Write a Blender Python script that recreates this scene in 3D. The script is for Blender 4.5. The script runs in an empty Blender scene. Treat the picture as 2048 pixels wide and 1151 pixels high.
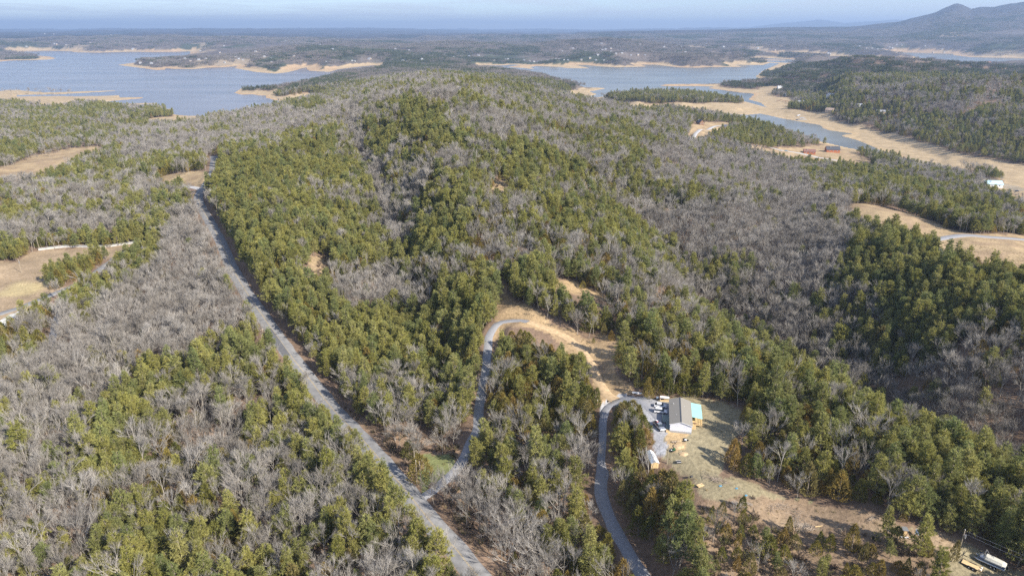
import bpy, bmesh, math, random
import numpy as np
from mathutils import Vector, Matrix
R_ = math.radians
rng = np.random.default_rng(7)
random.seed(7)
SC = bpy.context.scene
COL = SC.collection

# ------------------------------------------------------------------ camera
CH = 190.0                      # camera height above the lake
PITCH = R_(20.7)
F = 1365.0                      # focal length in pixels of a 2048 px wide frame
cd = bpy.data.cameras.new('camera')
cam = bpy.data.objects.new('camera', cd); COL.objects.link(cam)
cam.location = (0, 0, CH); cam.rotation_euler = (math.pi / 2 - PITCH, 0, 0)
cd.sensor_width = 36; cd.lens = F / 2048 * 36
cd.clip_start = 0.5; cd.clip_end = 120000
SC.camera = cam

# ------------------------------------------------------------------ light and exposure
SUN_EL = R_(34); SUN_AZ = math.atan2(0.79, -0.61)     # towards the sun: right and behind
w = bpy.data.worlds.new('World'); SC.world = w; w.use_nodes = True
nt = w.node_tree; nt.nodes.clear()
wo = nt.nodes.new('ShaderNodeOutputWorld'); bg = nt.nodes.new('ShaderNodeBackground')
sky = nt.nodes.new('ShaderNodeTexSky'); sky.sky_type = 'NISHITA'; sky.sun_disc = False
sky.sun_elevation = SUN_EL; sky.sun_rotation = SUN_AZ
sky.altitude = 300; sky.air_density = 1.0; sky.dust_density = 0.2; sky.ozone_density = 3.0
tc = nt.nodes.new('ShaderNodeTexCoord')
sep = nt.nodes.new('ShaderNodeSeparateXYZ'); nt.links.new(tc.outputs['Generated'], sep.inputs[0])
# thin cloud sheet: project the direction onto a plane high above
mx = nt.nodes.new('ShaderNodeMath'); mx.operation = 'MAXIMUM'; mx.inputs[1].default_value = 0.0
nt.links.new(sep.outputs['Z'], mx.inputs[0])
ad = nt.nodes.new('ShaderNodeMath'); ad.operation = 'ADD'; ad.inputs[1].default_value = 0.035
nt.links.new(mx.outputs[0], ad.inputs[0])
dx = nt.nodes.new('ShaderNodeMath'); dx.operation = 'DIVIDE'
dy = nt.nodes.new('ShaderNodeMath'); dy.operation = 'DIVIDE'
nt.links.new(sep.outputs['X'], dx.inputs[0]); nt.links.new(ad.outputs[0], dx.inputs[1])
nt.links.new(sep.outputs['Y'], dy.inputs[0]); nt.links.new(ad.outputs[0], dy.inputs[1])
cmb = nt.nodes.new('ShaderNodeCombineXYZ')
nt.links.new(dx.outputs[0], cmb.inputs[0]); nt.links.new(dy.outputs[0], cmb.inputs[1])
cn = nt.nodes.new('ShaderNodeTexNoise'); cn.inputs['Scale'].default_value = 0.33
cn.inputs['Detail'].default_value = 9; cn.inputs['Roughness'].default_value = 0.6
cn.inputs['Distortion'].default_value = 0.6
nt.links.new(cmb.outputs[0], cn.inputs['Vector'])
cr = nt.nodes.new('ShaderNodeValToRGB')
cr.color_ramp.elements[0].position = 0.40; cr.color_ramp.elements[0].color = (0, 0, 0, 1)
cr.color_ramp.elements[1].position = 0.66; cr.color_ramp.elements[1].color = (1, 1, 1, 1)
nt.links.new(cn.outputs['Fac'], cr.inputs[0])
cm = nt.nodes.new('ShaderNodeMix'); cm.data_type = 'RGBA'
cm.inputs['B'].default_value = (4.6, 4.9, 5.4, 1)
mf = nt.nodes.new('ShaderNodeMath'); mf.operation = 'MULTIPLY'; mf.inputs[1].default_value = 0.8
nt.links.new(cr.outputs[0], mf.inputs[0]); nt.links.new(mf.outputs[0], cm.inputs['Factor'])
tint = nt.nodes.new('ShaderNodeMix'); tint.data_type = 'RGBA'; tint.blend_type = 'MULTIPLY'; tint.inputs['Factor'].default_value = 1; tint.inputs['B'].default_value = (.80, .87, 1.06, 1)
nt.links.new(sky.outputs[0], tint.inputs['A']); nt.links.new(tint.outputs['Result'], cm.inputs['A'])
nt.links.new(cm.outputs['Result'], bg.inputs['Color'])
bg.inputs['Strength'].default_value = 0.102
nt.links.new(bg.outputs[0], wo.inputs[0])
sl = bpy.data.lights.new('sun', 'SUN'); sl.energy = 4.9; sl.angle = R_(0.5); sl.color = (1.0, 0.93, 0.82)
so = bpy.data.objects.new('sun', sl); COL.objects.link(so)
sdir = Vector((0.79 * math.cos(SUN_EL), -0.61 * math.cos(SUN_EL), math.sin(SUN_EL)))
so.rotation_euler = sdir.to_track_quat('Z', 'Y').to_euler(); so.location = (0, -100, 600)
SC.view_settings.view_transform = 'Standard'; SC.view_settings.look = 'None'
SC.view_settings.exposure = 0.90; SC.view_settings.gamma = 1.0
cy = SC.cycles
cy.max_bounces = 4; cy.diffuse_bounces = 2; cy.glossy_bounces = 2; cy.transmission_bounces = 2
cy.transparent_max_bounces = 4; cy.volume_bounces = 0; cy.caustics_reflective = False; cy.caustics_refractive = False
cy.use_denoising = False
try:
    cy.denoiser = 'OPENIMAGEDENOISE'; cy.denoising_input_passes = 'RGB_ALBEDO_NORMAL'; cy.denoising_prefilter = 'ACCURATE'
except Exception: pass
cy.use_adaptive_sampling = False

# ------------------------------------------------------------------ helpers
def ray(px, py):
    x = (np.asarray(px, float) - 1024) / F; y = -(np.asarray(py, float) - 575.5) / F
    c, s = math.cos(PITCH), math.sin(PITCH)
    return x, c + y * s, -s + y * c
def plane(px, py, z=0.0):
    x, y, d = ray(px, py); d = np.minimum(d, -0.0035)
    t = (z - CH) / d
    return np.stack([x * t, y * t], -1)
def _h(ix, iy, s):
    v = np.sin(ix * 127.1 + iy * 311.7 + s * 74.7) * 43758.5453
    return v - np.floor(v)
def vn(x, y, s=0):
    ix = np.floor(x); iy = np.floor(y); fx = x - ix; fy = y - iy
    fx = fx * fx * (3 - 2 * fx); fy = fy * fy * (3 - 2 * fy)
    a = _h(ix, iy, s); b = _h(ix + 1, iy, s); c = _h(ix, iy + 1, s); d = _h(ix + 1, iy + 1, s)
    return (a + (b - a) * fx) * (1 - fy) + (c + (d - c) * fx) * fy
def fbm(x, y, sc, o=4, s=0):
    r = 0; a = 0.5; t = 0
    for k in range(o):
        r = r + a * vn(x / sc + 13.7 * k, y / sc - 7.1 * k, s + k); t += a; a *= 0.5; sc = sc / 2.03
    return r / t
def sstep(a, b, x):
    t = np.clip((x - a) / (b - a), 0, 1); return t * t * (3 - 2 * t)
def inpoly(x, y, P):
    P = np.asarray(P); r = np.zeros(x.shape, bool)
    m = (x >= P[:, 0].min()) & (x <= P[:, 0].max()) & (y >= P[:, 1].min()) & (y <= P[:, 1].max())
    if not m.any(): return r
    xs, ys = x[m], y[m]; c = np.zeros(xs.shape, bool)
    for i in range(len(P)):
        x1, y1 = P[i]; x2, y2 = P[(i + 1) % len(P)]
        if y1 == y2: continue
        k = ((y1 > ys) != (y2 > ys)) & (xs < (x2 - x1) * (ys - y1) / (y2 - y1) + x1)
        c ^= k
    r[m] = c; return r
def segdist(x, y, segs):
    d = np.full(x.shape, 1e9); best = np.zeros(x.shape, int); tt = np.zeros(x.shape)
    for i, (a, b) in enumerate(segs):
        vx, vy = b[0] - a[0], b[1] - a[1]; L = vx * vx + vy * vy + 1e-9
        t = np.clip(((x - a[0]) * vx + (y - a[1]) * vy) / L, 0, 1)
        q = (x - a[0] - t * vx) ** 2 + (y - a[1] - t * vy) ** 2
        m = q < d; d = np.where(m, q, d); best = np.where(m, i, best); tt = np.where(m, t, tt)
    return np.sqrt(d), best, tt

# ------------------------------------------------------------------ the lake outline (points of the shore seen from the air)
WA = [(-260,124),(0,123.5),(26,121),(61,120.5),(104,119),(112,117),(100,113.5),(60,110),(40,105),(52,102.5),(87,101.5),(139,102.5),(151,104.8),(191,105.5),(259,103.5),(295,104.3),(350,103.8),(381,102.6),(381,108),(352,117),(300,121),(250,128),(235,130),(269,134.4),(311,140.3),(328,140),(332,136.5),(350,138.2),(385,138.5),(407,136.5),(419,135),(447,134.7),(475,131.6),(470,136.5),(489,140),(512,144.3),(551,147.4),(572,145),(588,141.7),(604,136.5),(612,134.7),(618,141.7),(659,144),(675,139),(700,135.5),(722,133),(752,130),(745,134),(737,140.8),(745,143.4),(717,146),(700,149),(649,151),(628,161),(593,167),(560,172.5),(540,176),(482,177),(469,186),(482,189.5),(503,188.6),(517,191),(534,191.2),(532,195.6),(550,200.4),(567,203.4),(581,202),(610,196.4),(605,202.5),(628,200.8),(640,203),(621,206),(593,211),(557,216),(524,221),(498,229),(480,234),(437,236),(430,235),(407,232),(371,231.5),(348,229),(344,227),(342,218),(287,218),(257,217),(248,211),(314,206.9),(311,205.8),(217,208.6),(170,207.7),(217,202.5),(287,196.4),(285,194.7),(238,194.7),(240,191),(148,193),(122,192),(35,193),(35,190),(122,188.6),(233,181.9),(228,180.9),(144,183.7),(87,185),(35,180.3),(16,180),(0,182.5),(-260,184)]
WB = [(967,130.4),(1009,131),(1023,129),(1040,130.4),(1014,133.9),(1050,136.5),(1071,139),(1060,134.7),(1072,132),(1119,133.9),(1133,136.5),(1180,136.8),(1171,134.7),(1149,129.9),(1171,129.9),(1197,132.6),(1232,134.7),(1293,133.3),(1281,129.2),(1310,129.2),(1356,135),(1400,135.6),(1411,134.3),(1485,134),(1469,129.5),(1525,130.5),(1540,125.5),(1560,127),(1525,142),(1511,153.8),(1530,160),(1500,165),(1440,167.7),(1333,168.4),(1319,171),(1333,172.6),(1400,172.3),(1430,173),(1417,176.4),(1457,181.7),(1483,185.5),(1504,186.5),(1508,189.5),(1497,199),(1522,206),(1536,216),(1520,211.5),(1494,204),(1400,190),(1300,187),(1250,189),(1203,194),(1172,197.7),(1161,196),(1194,188.6),(1178,183),(1211,177.3),(1208,176),(1158,174.2),(1145,167),(1119,163),(1081,158),(1050,152),(952,146.5),(961,143.3),(990,140.5),(967,137)]
WC = [(1452,115.2),(1540,116.5),(1600,120),(1674,121),(1700,117),(1740,117),(1800,121),(1842,122),(1866,120),(1830,116),(1799,113.5),(1799,104.5),(1854,106),(1905,107.5),(1907,110.5),(1941,114.5),(2020,115.6),(2120,121),(2300,137),(2048,134),(1947,136),(1900,134),(1820,128),(1698,125),(1640,125),(1574,126),(1540,124),(1452,122.5)]
WD = [(1500,108.8),(1603,110.8),(1678,113),(1720,115.5),(1674,118.3),(1590,113),(1500,110.3)]
WE = [(1126,208),(1170,201.6),(1190,210),(1215,216),(1237,220.8),(1316,221.6),(1378,226.8),(1400,224.5),(1440,227),(1495,229.5),(1520,227),(1565,237),(1641,250.3),(1645,255.6),(1655,260),(1706,267),(1681,271.3),(1710,279),(1724,283.4),(1760,300),(1790,311),(1802,318),(1776,312),(1710,298.5),(1681,292.5),(1638,282),(1600,272),(1540,256),(1480,243),(1420,240),(1350,238),(1300,238),(1234,236),(1180,230),(1140,220)]
BAR = [(1452,118.5),(1570,120),(1570,121.2),(1452,120.5)]
WW = [plane(*np.array(p, float).T) for p in (WA, WB, WC, WD, WE)]
WBAR = plane(*np.array(BAR, float).T)
WSEG = [(P[i], P[(i + 1) % len(P)]) for P in WW + [WBAR] for i in range(len(P))]
def inwater(x, y):
    m = np.zeros(x.shape, bool)
    for P in WW: m |= inpoly(x, y, P)
    return m & ~inpoly(x, y, WBAR)

# ------------------------------------------------------------------ terrain control heights (pixel of a spot of ground, its height above the lake)
CP = [(-300,1250,50),(300,1250,48),(700,1250,48),(1000,1250,48),(1300,1250,45),(1600,1250,50),(2000,1250,58),(2400,1250,60),
(960,1151,50),(850,985,52),(700,820,52),(560,670,54),(480,570,56),(440,470,60),(400,400,62),(427,330,64),
(100,900,50),(400,1000,48),(200,700,50),(300,560,53),(-100,800,50),(100,540,50),(20,620,48),(200,430,50),(-100,450,46),(100,380,38),(50,310,26),(100,265,22),(200,232,12),(350,243,3),(-150,300,25),(-150,220,8),(300,290,35),(450,250,33),(600,222,42),(700,200,58),(560,270,55),(330,350,52),
(560,450,76),(560,330,82),(760,450,64),(730,320,78),(900,350,96),(1000,640,68),(1000,560,73),(980,420,86),(990,370,90),(870,250,108),(860,190,118),(780,200,100),(870,155,95),(950,165,80),(1050,220,92),(1060,180,55),(1120,185,28),(1200,280,82),(1200,232,62),(1350,252,50),(1400,262,40),(1450,255,32),(1500,288,28),(1560,300,18),(1620,308,12),(1665,303,9),(1700,332,12),(1700,352,22),(1850,365,12),(1985,370,10),(2060,400,15),
(1300,330,70),(1350,300,55),(1400,370,62),(1450,312,38),(1500,345,36),(1560,335,22),(1650,350,20),(1500,412,60),(1600,415,54),(1700,405,62),(1800,440,63),(1880,480,62),(2000,500,58),(2100,560,60),(1750,490,68),(1900,560,70),(2000,650,66),(2120,700,64),(1600,500,55),(1500,500,56),(1420,450,58),(1700,600,50),(1900,750,50),(2100,830,50),
(1340,480,54),(1400,590,42),(1500,672,38),(1600,740,34),(1800,835,30),(2048,950,28),(1340,545,60),(1480,705,58),(1650,795,58),(1850,885,58),(2000,965,57),(2150,1030,56),
(1370,830,65),(1450,900,64),(1600,950,62),(1700,1050,62),(1900,1100,62),(1250,650,66),(1150,550,71),(1250,480,66),(1400,720,63),(1240,790,64.5),
(1100,750,61),(1080,900,56),(1200,980,50),(1250,1100,47),(1300,1000,56),(1400,1100,58),(1100,1100,47),(900,880,54),(950,1000,49),(965,770,60),(800,700,50),(700,600,56),(620,520,66),(700,700,50),(500,850,50),(500,1100,46),(250,800,49),(0,1100,48),
(1740,262,4),(1850,300,5),(2000,335,7),(2100,345,8),(1560,127,45),(1700,134,60),(1850,148,64),(2048,172,52),(2200,178,48),(1540,152,8),(1640,195,5),(1780,205,38),(1700,172,40),(1640,155,42),(1950,220,48),(2048,260,42),(1900,290,12),(1960,137,18),(2048,145,12),(2150,148,20),
(1350,200,16),(1450,202,9),(1240,200,8),(505,181,8),(600,183,12),(660,180,24),(700,172,35),(1000,155,45),(1460,172,6),
(320,125,18),(420,118,35),(500,110,45),(560,140,6),(700,115,40),(850,120,40),(960,122,25),(900,100,55),(650,98,60),(250,96,40),(50,95,45),(20,115,10),(1100,120,18),(1250,112,25),(1190,95,60),(1280,100,80),(1400,108,10),(1500,100,30),(1650,100,30),(1750,105,14),(1900,100,40),(2040,108,50),(2150,110,60)]
cp = np.array(CP, float)
cxy = plane(cp[:, 0], cp[:, 1], 0); k_ = (CH - cp[:, 2]) / CH; cxy = cxy * k_[:, None]
cu = np.arctan2(cxy[:, 0], cxy[:, 1]) * 3.2; cv = np.log(np.hypot(cxy[:, 0], cxy[:, 1])) * 1.6
def U(r2): return np.where(r2 > 0, 0.5 * r2 * np.log(r2 + 1e-12), 0)
n = len(cp); K = U((cu[:, None] - cu) ** 2 + (cv[:, None] - cv) ** 2) + np.eye(n) * 0.012
Pm = np.stack([np.ones(n), cu, cv], 1)
A = np.block([[K, Pm], [Pm.T, np.zeros((3, 3))]])
wts = np.linalg.solve(A, np.concatenate([cp[:, 2], np.zeros(3)]))
def tps(x, y):
    u = np.arctan2(x, y) * 3.2; u = np.clip(u, -2.9, 2.9); v = np.log(np.maximum(np.hypot(x, y), 60)) * 1.6
    v = np.minimum(v, math.log(9000) * 1.6)
    r = wts[n] + wts[n + 1] * u + wts[n + 2] * v
    for i in range(n): r = r + wts[i] * U((u - cu[i]) ** 2 + (v - cv[i]) ** 2)
    return r
def skyline(pts, D):
    p = np.array(pts, float); x, y, d = ray(p[:, 0], p[:, 1])
    return np.arctan2(x, y), CH + D * d / np.hypot(x, y)
M1 = skyline([(1150,64),(1300,62),(1450,60),(1560,55.5),(1698,54.5),(1760,49),(1800,46),(1830,38),(1870,28),(1890,18),(1912,11.5),(1925,15),(1942,23),(1960,20),(1985,20),(2020,13),(2048,11),(2150,8),(2300,15),(2600,30)], 13000)
M2 = skyline([(1300,64),(1430,58),(1500,55),(1560,48),(1600,44.5),(1640,40),(1660,43),(1690,47),(1720,45),(1790,41),(1820,44),(1900,47),(2300,50)], 34000)
M3 = skyline([(-400,58),(100,61),(240,58),(420,60),(560,58.5),(760,59.5),(930,60),(1080,57.5),(1200,60),(1300,62)], 34000)
def gline(P):
    p = np.array(P, float); k = (CH - p[:, 2]) / CH; q = plane(p[:, 0], p[:, 1], 0) * k[:, None]; return [(q[i], q[i + 1]) for i in range(len(q) - 1)]
GULLY = [(gline([(690,240,84),(705,275,84),(730,330,78),(762,410,68),(785,460,64),(800,505,62),(792,560,58),(812,640,54),(850,730,51)]), 9, 20),
         (gline([(1300,420,62),(1340,480,54),(1400,585,43),(1500,672,37),(1600,742,33),(1800,838,29),(2048,952,27),(2250,1040,26)]), 15, 32),
         (gline([(1040,520,76),(1000,600,66),(930,680,58),(900,760,54),(890,860,52)]), 5, 16), (gline([(1560,420,58),(1500,520,50),(1450,600,43)]), 8, 26),
         (gline([(1190,660,62),(1100,800,56),(1050,900,52)]), 3, 14), (gline([(120,720,52),(300,640,50),(420,540,53)]), 4, 18), (gline([(420,900,50),(560,830,50),(640,790,50)]), 4, 14), (gline([(560,330,80),(620,420,74),(650,520,66)]), 5, 18)]
def height(x, y):
    d = np.hypot(x, y); u = np.arctan2(x, y)
    z = tps(x, y)
    far = 48 + 125 * sstep(6000, 22000, d) + (fbm(x, y, 2600, 5, 3) - 0.5) * (105 + 20 * sstep(9000, 20000, d)) + (fbm(x, y, 6500, 4, 13) - 0.5) * 190 * sstep(11000, 20000, d)
    z = z * (1 - sstep(5200, 8200, d)) + far * sstep(5200, 8200, d)
    # rolling relief of the farther woods
    z = z + (fbm(x, y, 520, 4, 11) - 0.5) * 84 * sstep(2600, 4400, d) + (fbm(x, y, 90, 3, 5) - 0.5) * 7 * sstep(180, 500, d)
    z = z + (fbm(x, y, 14, 2, 8) - 0.5) * 1.1
    nr0 = (d < 1500) & (np.abs(u) < 0.9)
    if nr0.any():
        xx = x[nr0]; yy = y[nr0]; ad_ = np.zeros(xx.shape)
        for g_, dep, wid in GULLY:
            gd, _, _ = segdist(xx, yy, g_); ad_ -= dep * np.exp(-(gd / wid) ** 1.3)
        wq = sstep(220, 420, np.hypot(xx, yy)) * (1 - sstep(1100, 1500, np.hypot(xx, yy)))
        ad_ += wq * (11 * (1 - np.abs(2 * fbm(xx, yy, 210, 4, 71) - 1)) - 7.5)
        z = z.copy(); z[nr0] += ad_
    rw = sstep(.3, .42, u) * sstep(1250, 1700, d) * (1 - sstep(3000, 3800, d)) * sstep(8, 30, z)
    z = z + rw * (62 * (1 - np.abs(2 * fbm(x, y, 560, 4, 61) - 1)) ** 2 - 29)
    # the twin knobs beyond the town
    for px, r, h, D in ((1290, 420, 38, 5600), (1185, 380, 22, 5900), (395, 600, 45, 9500), (1245, 300, 15, 5500)):
        q = plane(px, 100, 0); q = q / np.hypot(*q) * D
        z = z + h * np.exp(-((x - q[0]) ** 2 + (y - q[1]) ** 2) / (2 * r * r)) * (0.75 + 0.5 * fbm(x, y, 300, 3, 2))
    def rdg(M, D, w, base):
        h = np.interp(u, M[0], M[1], left=0, right=0)
        q = (d - D) / w
        sp = 0.72 + 0.56 * (1 - np.abs(2 * fbm(x, y, w * 0.42, 5, 21) - 1)) ** 1.5
        e = np.exp(-q * q * (2.2 - sp * 0.9)); edge = 1 - np.abs(q).clip(0, 1)
        return base + (h - base) * e * (sp * (1 - edge ** 2.2) + edge ** 2.2).clip(0, 1.1)
    m = rdg(M1, 13000, 3900, 50.)
    z = np.maximum(z, np.where((u > M1[0][0]) & (d > 7000), m, -99))
    z = np.where(d > 22000, np.maximum(z, np.where(u > 0.2, rdg(M2, 34000, 7000, 40.), rdg(M3, 34000, 7000, 40.))), z)
    return z

# polar sheet: fine where the photo looks, coarse all round
ua = np.concatenate([np.linspace(-180, -50, 28)[:-1], np.linspace(-50, 50, 620), np.linspace(50, 180, 28)[1:]]) * math.pi / 180
R0 = 45.0; RATIO = 0.0072; NR = int(math.log(44000 / R0) / RATIO)
rr = R0 * np.exp(np.arange(NR) * RATIO)
UU, RR = np.meshgrid(ua, rr, indexing='ij')
X = RR * np.sin(UU); Y = RR * np.cos(UU)
Z = height(X, Y)
fr = (np.abs(UU) < R_(58)) & (RR > 1000) & (RR < 17000)
SD = np.full(X.shape, 5000.0)
sd_, _, _ = segdist(X[fr], Y[fr], WSEG)
iw = inwater(X[fr], Y[fr])
SD[fr] = np.where(iw, -sd_, sd_)
wob = 0.5 + fbm(X, Y, 160, 3, 31)
SDl = SD.clip(0)
cap = 0.35 + 0.045 * SDl + 0.33 * (SDl - 30 - 25 * wob).clip(0)
flo = 0.35 + 0.03 * SDl.clip(0, 120)
Z = np.where(SD < 4000, np.maximum(np.minimum(Z, cap), flo), np.maximum(Z, 3))
Z = np.where(SD <= 0, np.maximum(0.06 * SD - 0.3, -9), Z)
def glook(G, x, y):
    u = np.arctan2(x, y); r = np.maximum(np.hypot(x, y), R0)
    iu = np.clip(np.interp(u, ua, np.arange(len(ua))), 0, len(ua) - 1.001); ir = np.clip(np.log(r / R0) / RATIO, 0, NR - 1.001)
    a = iu.astype(int); b = ir.astype(int); fu = iu - a; fr_ = ir - b
    return (G[a, b] * (1 - fu) + G[a + 1, b] * fu) * (1 - fr_) + (G[a, b + 1] * (1 - fu) + G[a + 1, b + 1] * fu) * fr_
def ground(x, y):
    r = glook(Z, np.atleast_1d(np.asarray(x, float)), np.atleast_1d(np.asarray(y, float)))
    return r if np.ndim(x) else float(r[0])
def hit(px, py):
    """the spots of ground that the listed pixels show"""
    px = np.atleast_1d(np.asarray(px, float)); py = np.atleast_1d(np.asarray(py, float))
    x, y, d = ray(px, py); h = np.hypot(x, y); D = 70 * np.exp(np.arange(1500) * 0.0043)
    gx = (x / h)[:, None] * D; gy = (y / h)[:, None] * D; gz = CH + (d / h)[:, None] * D
    below = gz < glook(Z, gx, gy)
    i = np.where(below.any(1), below.argmax(1), len(D) - 1); i = np.maximum(i, 1)
    k = np.arange(len(px))
    z0 = gz[k, i - 1] - glook(Z, gx[k, i - 1], gy[k, i - 1]); z1 = gz[k, i] - glook(Z, gx[k, i], gy[k, i])
    t = np.clip(z0 / (z0 - z1 + 1e-9), 0, 1)
    return np.stack([gx[k, i - 1] * (1 - t) + gx[k, i] * t, gy[k, i - 1] * (1 - t) + gy[k, i] * t], -1)
def H(px, py):
    q = hit(px, py)[0]; return Vector((q[0], q[1], ground(q[0], q[1])))

# ------------------------------------------------------------------ roads and levelled ground
def line(P, step=2.0):
    q = hit(*np.array(P, float).T)
    # smooth curve through the spots
    out = []
    e = np.vstack([2 * q[0] - q[1], q, 2 * q[-1] - q[-2]])
    for i in range(1, len(e) - 2):
        p0, p1, p2, p3 = e[i - 1:i + 3]; m = max(2, int(np.hypot(*(p2 - p1)) / step))
        for t in np.arange(m) / m:
            out.append(0.5 * (2 * p1 + (p2 - p0) * t + (2 * p0 - 5 * p1 + 4 * p2 - p3) * t * t + (3 * p1 - p0 - 3 * p2 + p3) * t ** 3))
    out.append(q[-1]); return np.array(out)
ROADS = {}
def road(name, P, width, level=True, step=2.0):
    L = line(P, step); z = ground(L[:, 0], L[:, 1])
    k = 9; zp = np.pad(z, k, mode='edge'); z = np.convolve(zp, np.ones(2 * k + 1) / (2 * k + 1), 'valid')
    ROADS[name] = (L, z, width)
road('county_road', [(1020,1230),(958,1151),(915,1100),(878,1064),(829,1001),(784,946),(735,890),(687,838),(626,766),(584,714),(542,655),(500,595),(469,543),(448,498),(425,452),(400,408),(398,390),(410,372),(424,350),(427,330),(428,312)], 6.6)
road('gravel_drive', [(842,994),(866,980),(888,963),(916,939),(937,897),(955,855),(958,820),(965,772),(972,740),(975,710),(979,675),(993,648),(1014,637),(1040,634),(1057,639)], 3.4)
road('gravel_lane', [(1330,1230),(1288,1150),(1253,1102),(1222,1046),(1203,994),(1205,946),(1211,890),(1212,845),(1222,812),(1248,795),(1275,802),(1300,822),(1322,850),(1330,875),(1328,868)], 3.8)
road('paved_drive', [(-60,650),(0,628),(42,613),(100,590),(142,573),(175,556),(208,532),(250,504),(283,487)], 4.6)
road('gravel_path', [(128,606),(122,620),(113,640),(106,668),(104,700)], 3.0)
road('gravel_road', [(1842,490),(1852,484),(1880,477),(1930,471),(1990,473),(2060,480),(2140,488)], 6.0)
road('gravel_track', [(1850,487),(1868,493),(1880,505),(1884,520)], 4.0)
road('village_street', [(1490,289),(1530,293),(1560,300),(1600,307),(1640,315),(1690,323)], 7.0)
road('village_lane', [(1385,278),(1395,264),(1425,254),(1462,250)], 6.0)
road('side_road', [(402,378),(385,373),(350,371),(315,372)], 6.0)
road('dirt_track', [(1057,640),(1095,655),(1140,680),(1172,712),(1192,750),(1212,785),(1232,800)], 3.6)
def level_roads():
    global Z
    m = (RR < 1500) & (np.abs(UU) < R_(50)) & (RR > 100)
    x = X[m]; y = Y[m]; z = Z[m]
    for nme, (L, rz, w) in ROADS.items():
        b = (x > L[:, 0].min() - 20) & (x < L[:, 0].max() + 20) & (y > L[:, 1].min() - 20) & (y < L[:, 1].max() + 20)
        idx = np.where(b)[0]
        if not len(idx): continue
        d, i, t = segdist(x[idx], y[idx], [(L[j], L[j + 1]) for j in range(len(L) - 1)])
        zz = rz[i] * (1 - t) + rz[np.minimum(i + 1, len(rz) - 1)] * t - 0.12
        k = 1 - sstep(w / 2 + 1.2, w / 2 + 7, d)
        z[idx] = z[idx] * (1 - k) + zz * k
    for nme, (L, rz, w) in ROADS.items():
        b = (x > L[:, 0].min() - 9) & (x < L[:, 0].max() + 9) & (y > L[:, 1].min() - 9) & (y < L[:, 1].max() + 9)
        idx = np.where(b)[0]
        if not len(idx): continue
        d, i, t = segdist(x[idx], y[idx], [(L[j], L[j + 1]) for j in range(len(L) - 1)])
        zz = rz[i] * (1 - t) + rz[np.minimum(i + 1, len(rz) - 1)] * t - 0.10
        z[idx] = np.where(d < w / 2 + .9, np.minimum(z[idx], zz), z[idx])
    Z[m] = z
level_roads()
# level ground under the house
HP = plane(1362, 838, 65)
kk = 1 - sstep(15, 30, np.hypot(X - HP[0], Y - HP[1])); Z = Z * (1 - kk) + 65 * kk
for nme, (L, rz, w) in list(ROADS.items()):
    k = 1 - sstep(15, 30, np.hypot(L[:, 0] - HP[0], L[:, 1] - HP[1])); ROADS[nme] = (L, rz * (1 - k) + 65.1 * k, w)
# ------------------------------------------------------------------ what grows where (spots on the ground; pine, cedar, bare, shrub weights; ground kind; phrase)
ZN = []
def zone(P, wt, g='litter', ph='', near=None):
    q = hit(*np.array(P, float).T); ZN.append((q, wt, g, ph))
MUD = (0, 0, 0, 0)
zone([(1490,100),(1640,128),(1800,128),(2300,140),(2300,340),(2048,330),(1900,300),(1740,262),(1600,205),(1560,180),(1520,160)], (.68,.10,.2,0), 'litter', 'on the dark hill across the inlet')
zone([(1720,160),(1800,158),(1900,180),(2200,205),(2200,262),(1900,240),(1780,218),(1680,205)], (.3,.05,.62,0), 'litter', 'on the dark hill across the inlet')
zone([(1165,196),(1205,197),(1240,207),(1400,209),(1495,206),(1530,215),(1497,199),(1515,190),(1520,186),(1560,183),(1590,195),(1590,212),(1640,215),(1660,228),(1700,250),(1740,254),(1770,266),(1850,284),(1900,302),(1960,314),(2048,330),(2250,350),(2250,420),(2060,392),(2030,380),(1990,350),(1940,338),(1880,335),(1800,324),(1760,302),(1700,268),(1640,252),(1560,238),(1500,230),(1400,228),(1240,222),(1200,212),(1170,202)], MUD, 'mud')
zone([(1090,200),(1130,190),(1125,182),(1158,174),(1212,177),(1195,189),(1162,197),(1125,208),(1100,210)], MUD, 'mud')
zone([(-200,180),(35,180),(144,184),(233,182),(285,195),(314,207),(217,209),(170,208),(140,215),(90,218),(50,212),(-200,205)], MUD, 'mud')
zone([(225,247),(290,238),(345,232),(371,231),(432,235),(410,243),(370,250),(300,252),(240,258)], MUD, 'mud')
zone([(235,262),(262,256),(300,258),(262,268),(240,270)], MUD, 'mud')
zone([(469,186),(482,180),(550,176),(612,172),(612,182),(650,190),(645,200),(605,203),(567,204),(530,196)], MUD, 'mud')
zone([(1410,176),(1440,170),(1560,172),(1560,186),(1500,188),(1457,182)], MUD, 'mud')
zone([(660,206),(700,202),(730,205),(720,213),(670,214)], MUD, 'mud')
zone([(944,186),(985,183),(987,189),(950,192)], MUD, 'straw')
# island and point woods
zone([(1206,197),(1240,205),(1290,207),(1400,207),(1480,206),(1494,204),(1480,200),(1400,192),(1300,189),(1250,191)], (.55,.4,.05,0), 'litter', 'on the long wooded island')
zone([(476,180),(492,181),(516,181),(512,179),(480,177.5)], (.6,.3,.1,0)); zone([(516,181),(540,182),(551,180),(545,176.5),(516,178)], (.6,.3,.1,0))
zone([(548,190),(562,193),(585,190),(612,184),(620,176),(590,175),(560,183)], (.6,.3,.1,0)); zone([(612,184),(640,190),(665,183),(700,178),(720,150),(640,155),(610,172)], (.5,.2,.3,0))
zone([(1440,174),(1460,176),(1520,179),(1522,172),(1480,168),(1445,170)], (.5,.3,.1,0)); zone([(1538,190),(1560,194),(1600,196),(1640,195),(1640,180),(1570,178)], (.4,.1,.3,0))
zone([(1577,218),(1600,220),(1650,222),(1660,214),(1620,208),(1580,212)], (.4,.5,0,0))
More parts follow.
